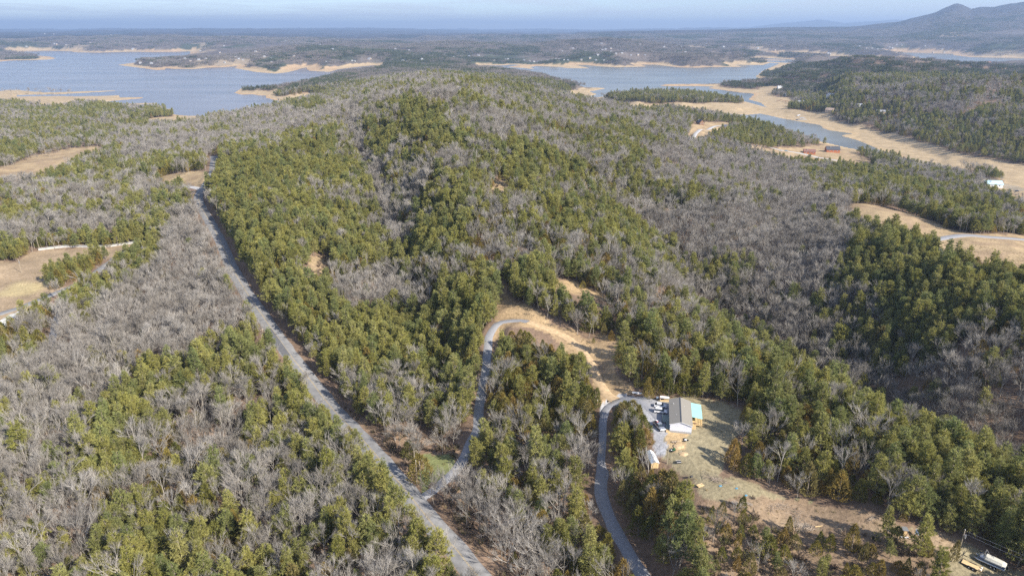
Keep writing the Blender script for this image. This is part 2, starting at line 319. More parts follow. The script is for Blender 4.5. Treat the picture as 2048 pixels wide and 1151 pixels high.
zone([(1670,234),(1700,246),(1740,250),(1800,256),(1850,262),(1780,225),(1700,222)], (.5,.4,.1,0)); zone([(1760,262),(1800,270),(1870,290),(1900,270),(1800,250)], (.5,.3,.2,0)); zone([(1870,292),(1960,312),(2048,326),(2200,330),(2200,280),(1900,270)], (.75,.15,.1,0))
# left side
BR = (.08,.03,.85,0)
zone([(-200,215),(0,205),(90,218),(170,210),(250,216),(255,236),(225,262),(190,290),(100,297),(40,320),(-200,330)], (.55,.14,.25,0), 'litter', 'in the woods by the left lake shore')
zone([(0,225),(60,232),(60,250),(0,245)], BR); zone([(284,221),(345,219),(345,233),(290,238)], (.8,.1,.1,0)); zone([(240,254),(300,247),(300,256),(250,262)], (.75,.1,.1,0))
zone([(210,300),(240,262),(300,255),(430,243),(500,232),(560,218),(700,200),(780,240),(700,262),(600,268),(560,282),(430,292),(420,322),(330,320),(200,342),(100,352),(150,320)], BR, 'litter', 'on the bare ridge above the left lake')
zone([(560,214),(640,205),(672,222),(600,228)], (.8,.1,.1,0)); zone([(410,262),(470,250),(480,262),(420,275)], (.4,.1,.4,0))
zone([(-80,372),(0,335),(60,312),(140,297),(200,291),(210,300),(150,320),(100,345),(0,362)], (0,.02,.28,.04), 'straw')
zone([(-100,420),(0,362),(100,348),(200,342),(330,322),(330,350),(300,372),(200,380),(100,392),(0,400)], (.1,.05,.7,.1), 'litter')
zone([(100,352),(160,352),(330,322),(425,322),(425,345),(350,350),(300,362),(200,362),(120,380),(100,372)], (.45,.4,.1,0), 'litter', 'beside the upper bend of the county road')
zone([(183,330),(222,322),(225,332),(190,338)], MUD, 'gravel')
zone([(330,374),(322,352),(400,341),(424,350),(410,370),(395,374),(350,368)], (0,.08,.05,.25), 'straw')
zone([(-100,400),(0,395),(80,398),(150,400),(130,420),(0,460),(-100,474)], (.4,.35,.2,0), 'litter', 'in the dark belt at the left edge')
zone([(-200,480),(0,462),(130,420),(250,382),(380,378),(402,400),(330,442),(310,480),(100,488),(-100,500)], BR, 'litter', 'in the bare belt behind the white wall')
zone([(-200,500),(60,490),(200,480),(330,462),(322,476),(290,482),(77,496),(40,508),(30,526),(-20,545),(-200,560)], (.4,.3,.2,0), 'litter', 'behind the white wall')
BL = (.05,.03,.88,0)
zone([(-300,700),(0,655),(130,640),(250,560),(330,460),(402,402),(440,500),(500,640),(545,740),(400,760),(250,800),(200,900),(190,1300),(-400,1300)], BL, 'litter', 'in the bare woods at lower left')
zone([(-300,540),(30,522),(70,502),(290,486),(262,502),(240,517),(200,542),(140,574),(100,594),(20,640),(-300,720)], (0,0,.0,.012), 'field')
zone([(-200,660),(0,640),(35,622),(42,630),(0,668),(-200,740)], MUD, 'gravelw')
zone([(-200,700),(0,665),(60,632),(100,625),(105,700),(60,760),(0,800),(-200,850)], (.3,.4,.15,.05), 'litter', 'at the left edge below the paved drive')
zone([(100,625),(130,600),(136,640),(115,720),(80,720)], (.0,.03,.1,.25), 'red')
zone([(132,625),(140,582),(200,552),(260,502),(330,450),(342,480),(310,540),(220,620),(185,665)], (.5,.35,.1,0), 'litter', 'between the paved drive and the bare woods')
zone([(97,566),(110,552),(150,534),(238,514),(222,532),(180,549),(150,566),(110,580)], (.65,.25,.05,.05), 'litter', 'on the pine clump in the left field')
PL = (.56,.12,.24,.02)
zone([(220,830),(300,765),(430,715),(545,690),(640,800),(720,890),(800,1005),(860,1100),(960,1300),(190,1300),(220,1000)], PL, 'litter', 'in the mixed woods left of the county road')
zone([(430,310),(560,292),(600,276),(700,268),(740,300),(780,380),(790,450),(760,520),(640,560),(560,585),(505,560),(452,460),(430,400)], (.86,.09,.05,0), 'litter', 'in the big pine stand right of the county road')
zone([(700,262),(840,262),(960,275),(1010,330),(1080,370),(1200,420),(1330,470),(1350,530),(1310,600),(1420,620),(1500,700),(1480,760),(1400,760),(1300,720),(1150,640),(1050,620),(960,640),(965,720),(945,800),(880,860),(800,800),(700,760),(600,700),(520,600),(505,560),(640,540),(780,530),(800,460),(760,360)], (.50,.33,.17,0), 'litter', 'on the central ridge above the gravel drive')
zone([(690,255),(722,255),(760,360),(800,460),(822,500),(790,520),(760,430),(720,340)], BR)
zone([(780,215),(850,205),(885,240),(905,290),(840,300)], (.9,.1,0,0))
zone([(700,192),(850,140),(1000,160),(1180,205),(1300,240),(1360,300),(1250,335),(1100,310),(1000,270),(900,250),(862,225),(800,215),(720,255)], (.14,.14,.7,0), 'litter', 'on the bare hilltop')
zone([(880,150),(960,148),(1060,160),(1145,178),(1130,196),(1050,196),(950,186)], (.5,.3,.2,0)); zone([(1030,222),(1100,210),(1230,228),(1300,290),(1280,330),(1200,335),(1080,290)], (.38,.38,.22,0))
zone([(890,255),(1000,275),(1080,335),(1000,345),(900,295)], (.1,.1,.8,0))
zone([(1000,330),(1080,340),(1200,420),(1290,470),(1280,430),(1180,350),(1090,300)], (.3,.45,.25,0))
zone([(640,560),(780,535),(800,600),(760,650),(690,640)], (.2,.1,.65,0)); zone([(870,420),(980,400),(960,450),(880,470)], (.4,.1,.5,0))
zone([(540,640),(600,690),(700,740),(800,780),(880,860),(935,890),(905,930),(850,940),(780,900),(680,790),(600,720)], (.16,.04,.68,.08), 'litter', 'between the county road and the gravel drive')
zone([(640,768),(700,820),(780,890),(840,930),(850,975),(838,985),(790,925),(700,845),(640,785)], (0,0,.06,.5), 'litter2', 'on the verge right of the county road')
zone([(760,860),(830,860),(935,890),(905,935),(860,950),(800,930)], (.0,.03,.4,.45), 'litter2', 'between the county road and the gravel drive')
zone([(600,545),(620,512),(665,505),(662,540),(620,556)], (0,.02,0,.2), 'straw'); zone([(962,388),(990,360),(1037,364),(1002,384)], (0,.05,0,.1), 'straw')
zone([(1290,335),(1350,290),(1450,300),(1560,332),(1700,392),(1690,470),(1700,520),(1640,600),(1700,700),(1800,760),(2200,900),(2200,1020),(1850,862),(1700,775),(1520,690),(1460,640),(1380,560),(1340,480),(1280,420)], (.035,.015,.93,0), 'litter', 'on the bare slope beyond the creek')
zone([(1385,560),(1450,520),(1500,600),(1440,620)], (.5,.1,.35,0)); zone([(1560,600),(1660,620),(1720,740),(1620,700)], (.28,.04,.65,0)); zone([(1700,700),(1860,760),(2000,860),(1850,850)], (.3,.05,.6,0))
zone([(1700,472),(1760,474),(1870,510),(2048,572),(2250,620),(2250,790),(2048,725),(1950,692),(1800,642),(1720,602),(1690,540)], (.78,.13,.07,0), 'litter', 'on the right hand pine slope')
zone([(1590,365),(1680,342),(1800,342),(1900,372),(1990,402),(2040,440),(2200,470),(1950,470),(1880,452),(1760,412),(1650,402)], (.48,.28,.24,0), 'litter', 'beyond the cleared field at right')
zone([(1690,412),(1720,407),(1800,422),(1900,458),(1960,470),(2200,480),(2200,610),(2048,562),(1960,537),(1890,507),(1830,482),(1750,452)], (0,.01,0,.10), 'straw')
zone([(1440,246),(1480,248),(1540,264),(1600,290),(1680,300),(1680,310),(1560,297),(1480,288),(1430,275)], (.55,.1,.3,0)); zone([(1466,289),(1560,297),(1605,295),(1640,289),(1700,294),(1722,312),(1755,338),(1640,330),(1560,317)], (0,.02,0,.02), 'straw')
zone([(1372,278),(1385,250),(1400,243),(1468,246),(1462,262),(1415,268),(1395,280)], MUD, 'straw'); zone([(1970,366),(2060,372),(2200,400),(2200,440),(2048,410),(1975,380)], (0,0,0,.05), 'straw')
zone([(1420,640),(1500,700),(1700,790),(1850,870),(2200,1030),(2250,1250),(2080,1140),(1960,1088),(1870,1050),(1740,1020),(1600,990),(1470,950),(1440,900),(1488,830),(1460,785),(1400,760)], (.62,.26,.06,0), 'litter', 'on the near ridge right of the house')
zone([(1440,845),(1520,840),(1600,900),(1750,960),(1900,1010),(1900,1058),(1740,1020),(1600,990),(1450,930)], (.22,.6,.12,0), 'litter', 'beside the cleared strip right of the house')
zone([(1290,800),(1400,786),(1494,825),(1475,860),(1452,900),(1442,940),(1480,962),(1600,997),(1740,1032),(1870,1062),(1940,1092),(2080,1150),(2120,1250),(1900,1170),(1850,1110),(1760,1080),(1560,1060),(1440,1020),(1390,990),(1360,950),(1320,910),(1330,860)], (0,0,0,.035), 'yard')
zone([(1480,985),(1600,1000),(1760,1035),(1870,1066),(1930,1095),(1880,1120),(1760,1078),(1560,1055),(1440,1015)], (0,0,0,.16), 'strip')
zone([(1400,1000),(1560,1055),(1760,1080),(1880,1122),(1930,1300),(1400,1300),(1380,1080)], (.12,.50,.06,.30), 'red', 'in the scrub at lower right')
CD = (.10,.84,.06,0)
zone([(985,700),(1000,670),(1050,650),(1160,705),(1186,780),(1196,860),(1190,900),(1080,900),(960,900),(975,800)], CD, 'litter', 'on the cedar knoll between the gravel lanes')
zone([(960,900),(1190,900),(1190,1000),(1240,1100),(1310,1300),(1200,1300),(1100,1180),(1030,1080),(965,985),(945,930)], (.66,.14,.12,0), 'litter', 'in the pine wedge at the bottom centre')
zone([(880,1005),(930,965),(1000,1030),(1075,1110),(1120,1200),(1090,1300),(1040,1230),(960,1120)], (.04,.02,.55,.3), 'litter2', 'beside the county road at the bottom')
zone([(1214,835),(1262,818),(1290,860),(1310,910),(1345,965),(1385,1005),(1400,1100),(1420,1300),(1330,1300),(1265,1080),(1214,1000)], (.48,.46,.06,0), 'litter', 'between the gravel lane and the yard')
zone([(1180,700),(1290,710),(1400,740),(1420,795),(1330,796),(1290,790),(1250,768),(1212,728)], (.28,.5,.08,0), 'litter', 'behind the house')
zone([(976,700),(986,650),(985,610),(1000,560),(1015,560),(1040,605),(1090,635),(1180,680),(1240,700),(1225,735),(1270,772),(1240,795),(1200,812),(1182,762),(1166,722),(1100,668),(1050,652),(1012,658),(992,690)], (0,.02,0,.05), 'straw2')
zone([(1090,560),(1150,562),(1215,590),(1195,602),(1150,590)], (0,.05,0,.1), 'straw2'); zone([(1190,665),(1290,690),(1280,704),(1200,690)], (0,.15,0,.25), 'straw2')
zone([(848,900),(897,905),(907,940),(872,965),(847,978),(838,940)], MUD, 'grass')
zone([(1240,782),(1275,789),(1310,800),(1338,806),(1340,862),(1335,908),(1322,905),(1312,880),(1300,855),(1280,825),(1255,810),(1232,818),(1222,840),(1203,838),(1214,806)], MUD, 'gravel')
zone([(1340,864),(1382,868),(1380,900),(1352,908),(1338,890)], MUD, 'dirt')
GND = {'strip': (.315, .235, .155), 'litter': (.215,.150,.105), 'litter2': (.26,.18,.12), 'mud': (.42,.32,.195), 'straw': (.39,.29,.17), 'straw2': (.42,.30,.17), 'field': (.34,.255,.165), 'red': (.265,.19,.125),
       'yard': (.30,.255,.16), 'grass': (.20,.215,.09), 'gravel': (.36,.36,.37), 'gravelw': (.5,.5,.47), 'dirt': (.47,.34,.19)}
def classify(x, y):
    k = np.full(x.shape, -1)
    for i, (q, wt, g, ph) in enumerate(ZN): k[inpoly(x, y, q)] = i
    return k
def mudwidth(d): return 22 + 0.015 * (d - 1500).clip(0, 6000)

# ------------------------------------------------------------------ materials
def mat(name, col=(.5,.5,.5), rough=.8, metal=0, spec=.3):
    m = bpy.data.materials.new(name); m.use_nodes = True
    b = m.node_tree.nodes['Principled BSDF']; b.inputs['Base Color'].default_value = (*col, 1)
    b.inputs['Roughness'].default_value = rough; b.inputs['Metallic'].default_value = metal
    b.inputs['Specular IOR Level'].default_value = spec
    return m
def N(m, t, **k):
    nd = m.node_tree.nodes.new(t)
    for a, b in k.items():
        if hasattr(nd, a): setattr(nd, a, b)
        else: nd.inputs[a.replace('_', ' ')].default_value = b
    return nd
def LK(m, a, b): m.node_tree.links.new(a, b)
def BS(m): return m.node_tree.nodes['Principled BSDF']
def mottle(m, col, scale=3, amt=.35, detail=5, bump=0, dist=.1):
    """base colour varied by noise, world coordinates"""
    g = N(m, 'ShaderNodeNewGeometry'); no = N(m, 'ShaderNodeTexNoise'); no.inputs['Scale'].default_value = scale; no.inputs['Detail'].default_value = detail
    LK(m, g.outputs['Position'], no.inputs['Vector'])
    mr = N(m, 'ShaderNodeMapRange'); mr.inputs[1].default_value = .3; mr.inputs[2].default_value = .7
    mr.inputs[3].default_value = 1 - amt; mr.inputs[4].default_value = 1 + amt; LK(m, no.outputs['Fac'], mr.inputs[0])
    vm = N(m, 'ShaderNodeVectorMath', operation='SCALE'); vm.inputs[0].default_value = col; LK(m, mr.outputs[0], vm.inputs['Scale'])
    LK(m, vm.outputs[0], BS(m).inputs['Base Color'])
    if bump:
        bp = N(m, 'ShaderNodeBump'); bp.inputs['Strength'].default_value = bump; bp.inputs['Distance'].default_value = dist
        LK(m, no.outputs['Fac'], bp.inputs['Height']); LK(m, bp.outputs[0], BS(m).inputs['Normal'])
    return m
def mm(name, col, rough=.8, scale=3, amt=.25, bump=0, metal=0, spec=.3): return mottle(mat(name, col, rough, metal, spec), col, scale, amt, 5, bump)
# ground
mg = mat('ground_soil', rough=.95, spec=.1)
at = N(mg, 'ShaderNodeAttribute', attribute_name='tint'); g = N(mg, 'ShaderNodeNewGeometry')
n1 = N(mg, 'ShaderNodeTexNoise'); n1.inputs['Scale'].default_value = .9; n1.inputs['Detail'].default_value = 8; n1.inputs['Roughness'].default_value = .7
n2 = N(mg, 'ShaderNodeTexNoise'); n2.inputs['Scale'].default_value = .07; n2.inputs['Detail'].default_value = 6; n2.inputs['Roughness'].default_value = .62
for q in (n1, n2): LK(mg, g.outputs['Position'], q.inputs['Vector'])
def mrange(m, src, a, b, c, d):
    r = N(m, 'ShaderNodeMapRange'); r.inputs[1].default_value = a; r.inputs[2].default_value = b; r.inputs[3].default_value = c; r.inputs[4].default_value = d
    LK(m, src, r.inputs[0]); return r.outputs[0]
a1 = mrange(mg, n1.outputs['Fac'], .3, .7, .62, 1.35); a2 = mrange(mg, n2.outputs['Fac'], .32, .68, .78, 1.2)
mu = N(mg, 'ShaderNodeMath', operation='MULTIPLY'); LK(mg, a1, mu.inputs[0]); LK(mg, a2, mu.inputs[1])
vm = N(mg, 'ShaderNodeVectorMath', operation='SCALE'); LK(mg, at.outputs['Color'], vm.inputs[0]); LK(mg, mu.outputs[0], vm.inputs['Scale'])
LK(mg, vm.outputs[0], BS(mg).inputs['Base Color'])
bp = N(mg, 'ShaderNodeBump'); bp.inputs['Strength'].default_value = .6; bp.inputs['Distance'].default_value = .5; LK(mg, n1.outputs['Fac'], bp.inputs['Height']); LK(mg, bp.outputs[0], BS(mg).inputs['Normal'])
# foliage
def leafmat(name, ramp, trans=.35, nscale=.06, namt=.25):
    m = bpy.data.materials.new(name); m.use_nodes = True; t = m.node_tree; t.nodes.clear()
    oi = N(m, 'ShaderNodeObjectInfo'); r = N(m, 'ShaderNodeValToRGB')
    el = r.color_ramp.elements
    while len(el) < len(ramp): el.new(.5)
    for i, c in enumerate(ramp): el[i].position = i / (len(ramp) - 1); el[i].color = (*c, 1)
    LK(m, oi.outputs['Random'], r.inputs[0])
    g = N(m, 'ShaderNodeNewGeometry'); no = N(m, 'ShaderNodeTexNoise'); no.inputs['Scale'].default_value = .8; no.inputs['Detail'].default_value = 2
    LK(m, g.outputs['Position'], no.inputs['Vector'])
    no2 = N(m, 'ShaderNodeTexNoise'); no2.inputs['Scale'].default_value = nscale; no2.inputs['Detail'].default_value = 3; LK(m, g.outputs['Position'], no2.inputs['Vector'])
    s1 = mrange(m, no.outputs['Fac'], .3, .7, 1 - namt, 1 + namt); s2 = mrange(m, no2.outputs['Fac'], .3, .7, .8, 1.2)
    mu = N(m, 'ShaderNodeMath', operation='MULTIPLY'); LK(m, s1, mu.inputs[0]); LK(m, s2, mu.inputs[1])
    v = N(m, 'ShaderNodeVectorMath', operation='SCALE'); LK(m, r.outputs[0], v.inputs[0]); LK(m, mu.outputs[0], v.inputs['Scale'])
    d = N(m, 'ShaderNodeBsdfDiffuse'); tr = N(m, 'ShaderNodeBsdfTranslucent'); mxs = N(m, 'ShaderNodeMixShader'); mxs.inputs[0].default_value = trans
    LK(m, v.outputs[0], d.inputs[0]); LK(m, v.outputs[0], tr.inputs[0]); LK(m, d.outputs[0], mxs.inputs[1]); LK(m, tr.outputs[0], mxs.inputs[2])
    o = N(m, 'ShaderNodeOutputMaterial'); LK(m, mxs.outputs[0], o.inputs[0]); return m
m_pine = leafmat('pine_needles', [(.280,.275,.078),(.375,.350,.112),(.315,.308,.108),(.232,.260,.100),(.390,.365,.135)])
m_cedar = leafmat('cedar_leaves', [(.200,.190,.050),(.285,.230,.065),(.340,.235,.080),(.230,.215,.060),(.175,.180,.055),(.300,.245,.105)])
m_twig = leafmat('grey_twigs', [(.285,.260,.230),(.420,.390,.350),(.335,.305,.268),(.240,.218,.190)], .15, .05, .15)
m_brush = leafmat('dry_brush', [(.22,.165,.12),(.30,.235,.17),(.19,.14,.11),(.17,.16,.07)], .2, .1)
m_bark = mm('bark', (.26,.22,.18), .9, 4, .3)
m_bbark = mm('pale_bark', (.36,.32,.27), .9, 4, .25)
zone([(1745,288),(1800,310),(1870,326),(1930,342),(2010,366),(2048,376),(2048,384),(1980,370),(1900,350),(1830,335),(1795,322),(1765,305)], MUD, 'wet')
GND['wet'] = (.30, .25, .18)
# ------------------------------------------------------------------ ground sheet
jx = (fbm(X, Y, 9, 3, 40) - .5); jy = (fbm(X, Y, 9, 3, 50) - .5); ja = 7 + RR * .006
near = (np.abs(UU) < R_(55)) & (RR < 3200)
KZ = np.full(X.shape, -1); KZ[near] = classify((X + jx * ja)[near], (Y + jy * ja)[near])
T = np.zeros(X.shape + (3,)); L0 = np.array(GND['litter'])
lf = fbm(X, Y, 24, 3, 60)[..., None]
T[:] = L0 * (.8 + .4 * lf)
for i, (q, wt, g_, ph) in enumerate(ZN):
    m = KZ == i; T[m] = np.array(GND[g_])
m = (T[..., 0] > .34) & near
s1 = fbm(X, Y, 11, 4, 70)[..., None]; s2 = fbm(X, Y, 42, 3, 75)[..., None]
fld = np.zeros(X.shape, bool); yrd = np.zeros(X.shape, bool); std = np.zeros(X.shape, bool)
for i, (q, wt, g_, ph) in enumerate(ZN):
    if g_ in ('field',): fld |= KZ == i
    if g_ == 'yard': yrd |= KZ == i
    if g_ in ('straw', 'straw2', 'red', 'strip'): std |= KZ == i
k = sstep(.5, .62, s2); T[fld] = (T * (1 - k) + np.array((.45, .36, .195)) * k)[fld]
k = sstep(.52, .66, s2) * .6; T[yrd] = (T * (1 - k) + np.array((.18, .21, .085)) * k)[yrd]
k = sstep(.45, .68, s1) * .6; T[std] = (T * (1 - k) + np.array((.27, .19, .125)) * k)[std]
# far woods seen as one canopy
fd = sstep(1500, 2600, RR)[..., None]
gr = sstep(.54, .66, fbm(X, Y * .6, 420, 5, 80))[..., None]
fine = fbm(X, Y, 45, 3, 85)[..., None]
canopy = (np.array((.135, .112, .095)) * (1 - gr) + np.array((.058, .068, .038)) * gr) * (.55 + .9 * fine) * (1 - .62 * sstep(9000, 10500, RR))[..., None]
T = np.where((KZ < 0)[..., None], T * (1 - fd) + canopy * fd, T)
fl = (sstep(.675, .70, fbm(X, Y * .5, 520, 4, 90)) * sstep(3300, 4500, RR) * (RR < 8500))[..., None]
T = T * (1 - fl * .8) + np.array((.34, .27, .185)) * fl * .8
MW = mudwidth(RR) * (.35 + 1.3 * fbm(X, Y, 300, 3, 95))
mud = (SD < MW) & (SD < 3000) & ((KZ < 0) | (SD < 12))
mt = np.array((.47, .35, .205)) + (np.array((.46, .32, .185)) - np.array((.47, .35, .205))) * sstep(.5, .6, fbm(X, Y, 260, 2, 99))[..., None]
mt = mt * (.88 + .24 * fbm(X * .6, Y, 14, 3, 97))[..., None]
T[mud] = mt[mud]
def netmesh(name, V, Fq, m, smooth=True):
    me = bpy.data.meshes.new(name)
    V = np.asarray(V, np.float32); Fq = np.asarray(Fq, np.int32); k = Fq.shape[1]
    me.vertices.add(len(V)); me.vertices.foreach_set('co', V.ravel())
    me.loops.add(Fq.size); me.loops.foreach_set('vertex_index', Fq.ravel())
    me.polygons.add(len(Fq)); me.polygons.foreach_set('loop_start', np.arange(0, Fq.size, k, dtype=np.int32)); me.polygons.foreach_set('loop_total', np.full(len(Fq), k, np.int32))
    me.polygons.foreach_set('use_smooth', np.full(len(Fq), smooth)); me.update(); me.validate()
    for mm_ in (m if isinstance(m, (list, tuple)) else [m]): me.materials.append(mm_)
    return me
def link(name, me, parent=None, **props):
    o = bpy.data.objects.new(name, me); COL.objects.link(o)
    if parent is not None: o.parent = parent
    for a, b in props.items(): o[a] = b
    return o
nu, nr = X.shape
idx = np.arange(nu * nr).reshape(nu, nr)
FQ = np.stack([idx[:-1, :-1], idx[:-1, 1:], idx[1:, 1:], idx[1:, :-1]], -1).reshape(-1, 4)
V = np.stack([X, Y, Z], -1).reshape(-1, 3)
V = np.vstack([V, [[0, 0, 47]]]); c0 = len(V) - 1
me = netmesh('ground', V, FQ, mg)
bmv = bmesh.new(); bmv.from_mesh(me); bmv.verts.ensure_lookup_table()
cv_ = bmv.verts[c0]
for i in range(nu - 1): bmv.faces.new((cv_, bmv.verts[idx[i, 0]], bmv.verts[idx[i + 1, 0]]))
bmv.to_mesh(me); bmv.free()
ca = me.color_attributes.new('tint', 'FLOAT_COLOR', 'POINT')
TC = np.ones((len(V), 4), np.float32); TC[:-1, :3] = T.reshape(-1, 3); TC[-1, :3] = L0
ca.data.foreach_set('color', TC.ravel())
link('ground', me, kind='structure')
# water
mw = mat('lake_water', (.1, .1, .12), .2, 0, .07)
g = N(mw, 'ShaderNodeNewGeometry'); mp = N(mw, 'ShaderNodeMapping'); mp.inputs['Scale'].default_value = (.25, .9, 1); LK(mw, g.outputs['Position'], mp.inputs[0])
nw = N(mw, 'ShaderNodeTexNoise'); nw.inputs['Scale'].default_value = .35; nw.inputs['Detail'].default_value = 6; LK(mw, mp.outputs[0], nw.inputs['Vector'])
bp = N(mw, 'ShaderNodeBump'); bp.inputs['Strength'].default_value = .5; bp.inputs['Distance'].default_value = .35; LK(mw, nw.outputs['Fac'], bp.inputs['Height']); LK(mw, bp.outputs[0], BS(mw).inputs['Normal'])
# silt: browner in the west arm, greener in the east arm, drifting in bands
sx = N(mw, 'ShaderNodeSeparateXYZ'); LK(mw, g.outputs['Position'], sx.inputs[0])
mp2 = N(mw, 'ShaderNodeMapping'); mp2.inputs['Scale'].default_value = (.0012, .004, 1); LK(mw, g.outputs['Position'], mp2.inputs[0])
ns = N(mw, 'ShaderNodeTexNoise'); ns.inputs['Scale'].default_value = 1.6; ns.inputs['Detail'].default_value = 6; LK(mw, mp2.outputs[0], ns.inputs['Vector'])
r1 = mrange(mw, sx.outputs['X'], -700, 500, 0, 1)
mxc = N(mw, 'ShaderNodeMix', data_type='RGBA'); mxc.inputs['A'].default_value = (.160, .142, .138, 1); mxc.inputs['B'].default_value = (.168, .170, .152, 1); LK(mw, r1, mxc.inputs['Factor'])
vv = N(mw, 'ShaderNodeVectorMath', operation='SCALE'); LK(mw, mxc.outputs['Result'], vv.inputs[0]); LK(mw, mrange(mw, ns.outputs['Fac'], .38, .62, .78, 1.2), vv.inputs['Scale'])
LK(mw, vv.outputs[0], BS(mw).inputs['Base Color'])
a_ = np.linspace(0, 2 * math.pi, 97)[:-1]; rg = [0, 600, 1200, 2500, 5000, 10000, 20000]
VV = [(0, 0, 0)] + [(r * math.cos(t), r * math.sin(t), 0) for r in rg[1:] for t in a_]
me = bpy.data.meshes.new('lake_water'); fs = [(0, 1 + i, 1 + (i + 1) % 96) for i in range(96)]
for k in range(len(rg) - 2):
    b0 = 1 + 96 * k
    fs += [(b0 + i, b0 + 96 + i, b0 + 96 + (i + 1) % 96, b0 + (i + 1) % 96) for i in range(96)]
me.from_pydata(VV, [], fs); me.materials.append(mw)
link('lake_water', me, kind='structure')
# air
mh = bpy.data.materials.new('haze_air'); mh.use_nodes = True; mh.node_tree.nodes.clear()
pv = N(mh, 'ShaderNodeVolumePrincipled'); pv.inputs['Density'].default_value = 7.0e-5; pv.inputs['Color'].default_value = (.47, .64, .92, 1); pv.inputs['Anisotropy'].default_value = .15
o_ = N(mh, 'ShaderNodeOutputMaterial'); LK(mh, pv.outputs[0], o_.inputs['Volume'])
me = bpy.data.meshes.new('haze'); bmv = bmesh.new(); bmesh.ops.create_cube(bmv, size=1)
zt = float(Z.max()) + 40
for v in bmv.verts: v.co = ((v.co.x * 92000), (v.co.y * 92000), (v.co.z + .5) * (zt + 12) - 12)
bmv.to_mesh(me); bmv.free(); me.materials.append(mh)
link('haze', me, kind='stuff')

# ------------------------------------------------------------------ road surfaces
m_asph = mm('asphalt', (.235, .232, .23), .9, .5, .22, .1); m_grav = mm('gravel', (.29, .29, .30), .95, 2.5, .25, .3); m_conc = mm('pale_gravel', (.44, .43, .42), .9, 1.5, .2, .2)
m_dirt = mm('dirt', (.52, .375, .22), .95, .8, .22, .3); m_yel = mm('road_paint', (.55, .40, .16), .8, 3, .25); m_patch = mm('asphalt_patch', (.13, .13, .135), .9, 1, .15)
def ribbon(L, z, offs, up):
    d = np.gradient(L, axis=0); d /= np.hypot(d[:, 0], d[:, 1])[:, None] + 1e-9; nrm = np.stack([d[:, 1], -d[:, 0]], -1)
    V = []; Fc = []
    k = len(offs)
    for j, o in enumerate(offs):
        oo = o if np.ndim(o) else np.full(len(L), o)
        p = L + nrm * oo[:, None]; V.append(np.column_stack([p, z + up]))
    V = np.stack(V, 1).reshape(-1, 3)
    for i in range(len(L) - 1):
        for j in range(k - 1): a = i * k + j; Fc.append((a, a + 1, a + k + 1, a + k))
    return V, Fc
def roadmesh(name, m, cut=None):
    L, z, w = ROADS[name]
    s = np.arange(len(L)); e1 = w / 2 + .25 * (vn(s * .35, s * 0, 3) - .5) * 2; e2 = -w / 2 - .25 * (vn(s * .35, s * 0 + 5, 4) - .5) * 2
    V, Fc = ribbon(L, z, [e2 - .5, e2, w * 0, e1, e1 + .5], 0.0)
    V = V.reshape(len(L), 5, 3); V[:, 0, 2] -= .35; V[:, 4, 2] -= .35; V[:, 2, 2] += .04
    me = netmesh(name, V.reshape(-1, 3), Fc, m); return me
for nme, m, kd in (('county_road', m_asph, 0), ('gravel_drive', m_grav, 0), ('gravel_lane', m_grav, 0), ('paved_drive', m_asph, 0), ('gravel_path', m_grav, 0), ('gravel_road', m_grav, 0), ('gravel_track', m_grav, 0), ('village_street', m_conc, 0), ('village_lane', m_conc, 0), ('side_road', m_conc, 0), ('dirt_track', m_dirt, 0)):
    if nme == 'gravel_drive':
        ROADS[nme] = (ROADS[nme][0], ROADS[nme][1] - .03, ROADS[nme][2])
    link(nme, roadmesh(nme, m), kind='structure')
L, z, w_ = ROADS['county_road']
V, Fc = ribbon(L, z, [-.19, -.11], .052); V2, F2 = ribbon(L, z, [.11, .19], .052)
me = netmesh('centre_line', np.vstack([V, V2]), np.vstack([np.array(Fc), np.array(F2) + len(V)]), m_yel)
link('road_marking', me, kind='structure')
dd = np.hypot(*(L - hit(412, 430)[0]).T); i0 = dd.argmin(); s0_ = slice(max(i0 - 9, 0), i0 + 9)
V, Fc = ribbon(L[s0_], z[s0_], [0.3, 3.0], .054); link('road_patch', netmesh('road_patch', V, Fc, m_patch), kind='structure')
dd = np.hypot(*(L - hit(560, 682)[0]).T); i0 = dd.argmin(); sl_ = slice(max(i0 - 8, 0), i0 + 8)
V, Fc = ribbon(L[sl_], z[sl_], [-3.0, 0.0], .050); V[:, 2] += 0.004
link('road_patch', netmesh('road_patch', V, Fc, m_patch), kind='structure')

# ------------------------------------------------------------------ tree shapes
class TB:
    def __init__(s): s.v = []; s.f = []; s.m = []
    def tri(s, a, b, c, m=0):
        n = len(s.v); s.v += [tuple(a), tuple(b), tuple(c)]; s.f.append((n, n + 1, n + 2)); s.m.append(m)
    def blade(s, p, d, L, w, m=0):
        d = d.normalized(); q = d.cross(Vector((random.gauss(0, 1), random.gauss(0, 1), random.gauss(0, 1))))
        if q.length < 1e-4: q = Vector((1, 0, 0))
        q = q.normalized() * w / 2; s.tri(p - q, p + q, p + d * L, m)
    def limb(s, p, q, r0, r1, k=4, m=0):
        d = (q - p); ax = d.orthogonal().normalized(); bx = d.cross(ax).normalized(); n = len(s.v)
        for (c, r) in ((p, r0), (q, r1)):
            for i in range(k): a = 6.2832 * i / k; s.v.append(tuple(c + (ax * math.cos(a) + bx * math.sin(a)) * r))
        for i in range(k): j = (i + 1) % k; s.f.append((n + i, n + j, n + k + j, n + k + i)); s.m.append(m)
    def build(s, name, mats):
        me = bpy.data.meshes.new(name); me.from_pydata(s.v, [], s.f); me.polygons.foreach_set('material_index', s.m)
        for m in mats: me.materials.append(m)
        me.update(); return me
def rv(s=1): return Vector((random.gauss(0, s), random.gauss(0, s), random.gauss(0, s)))
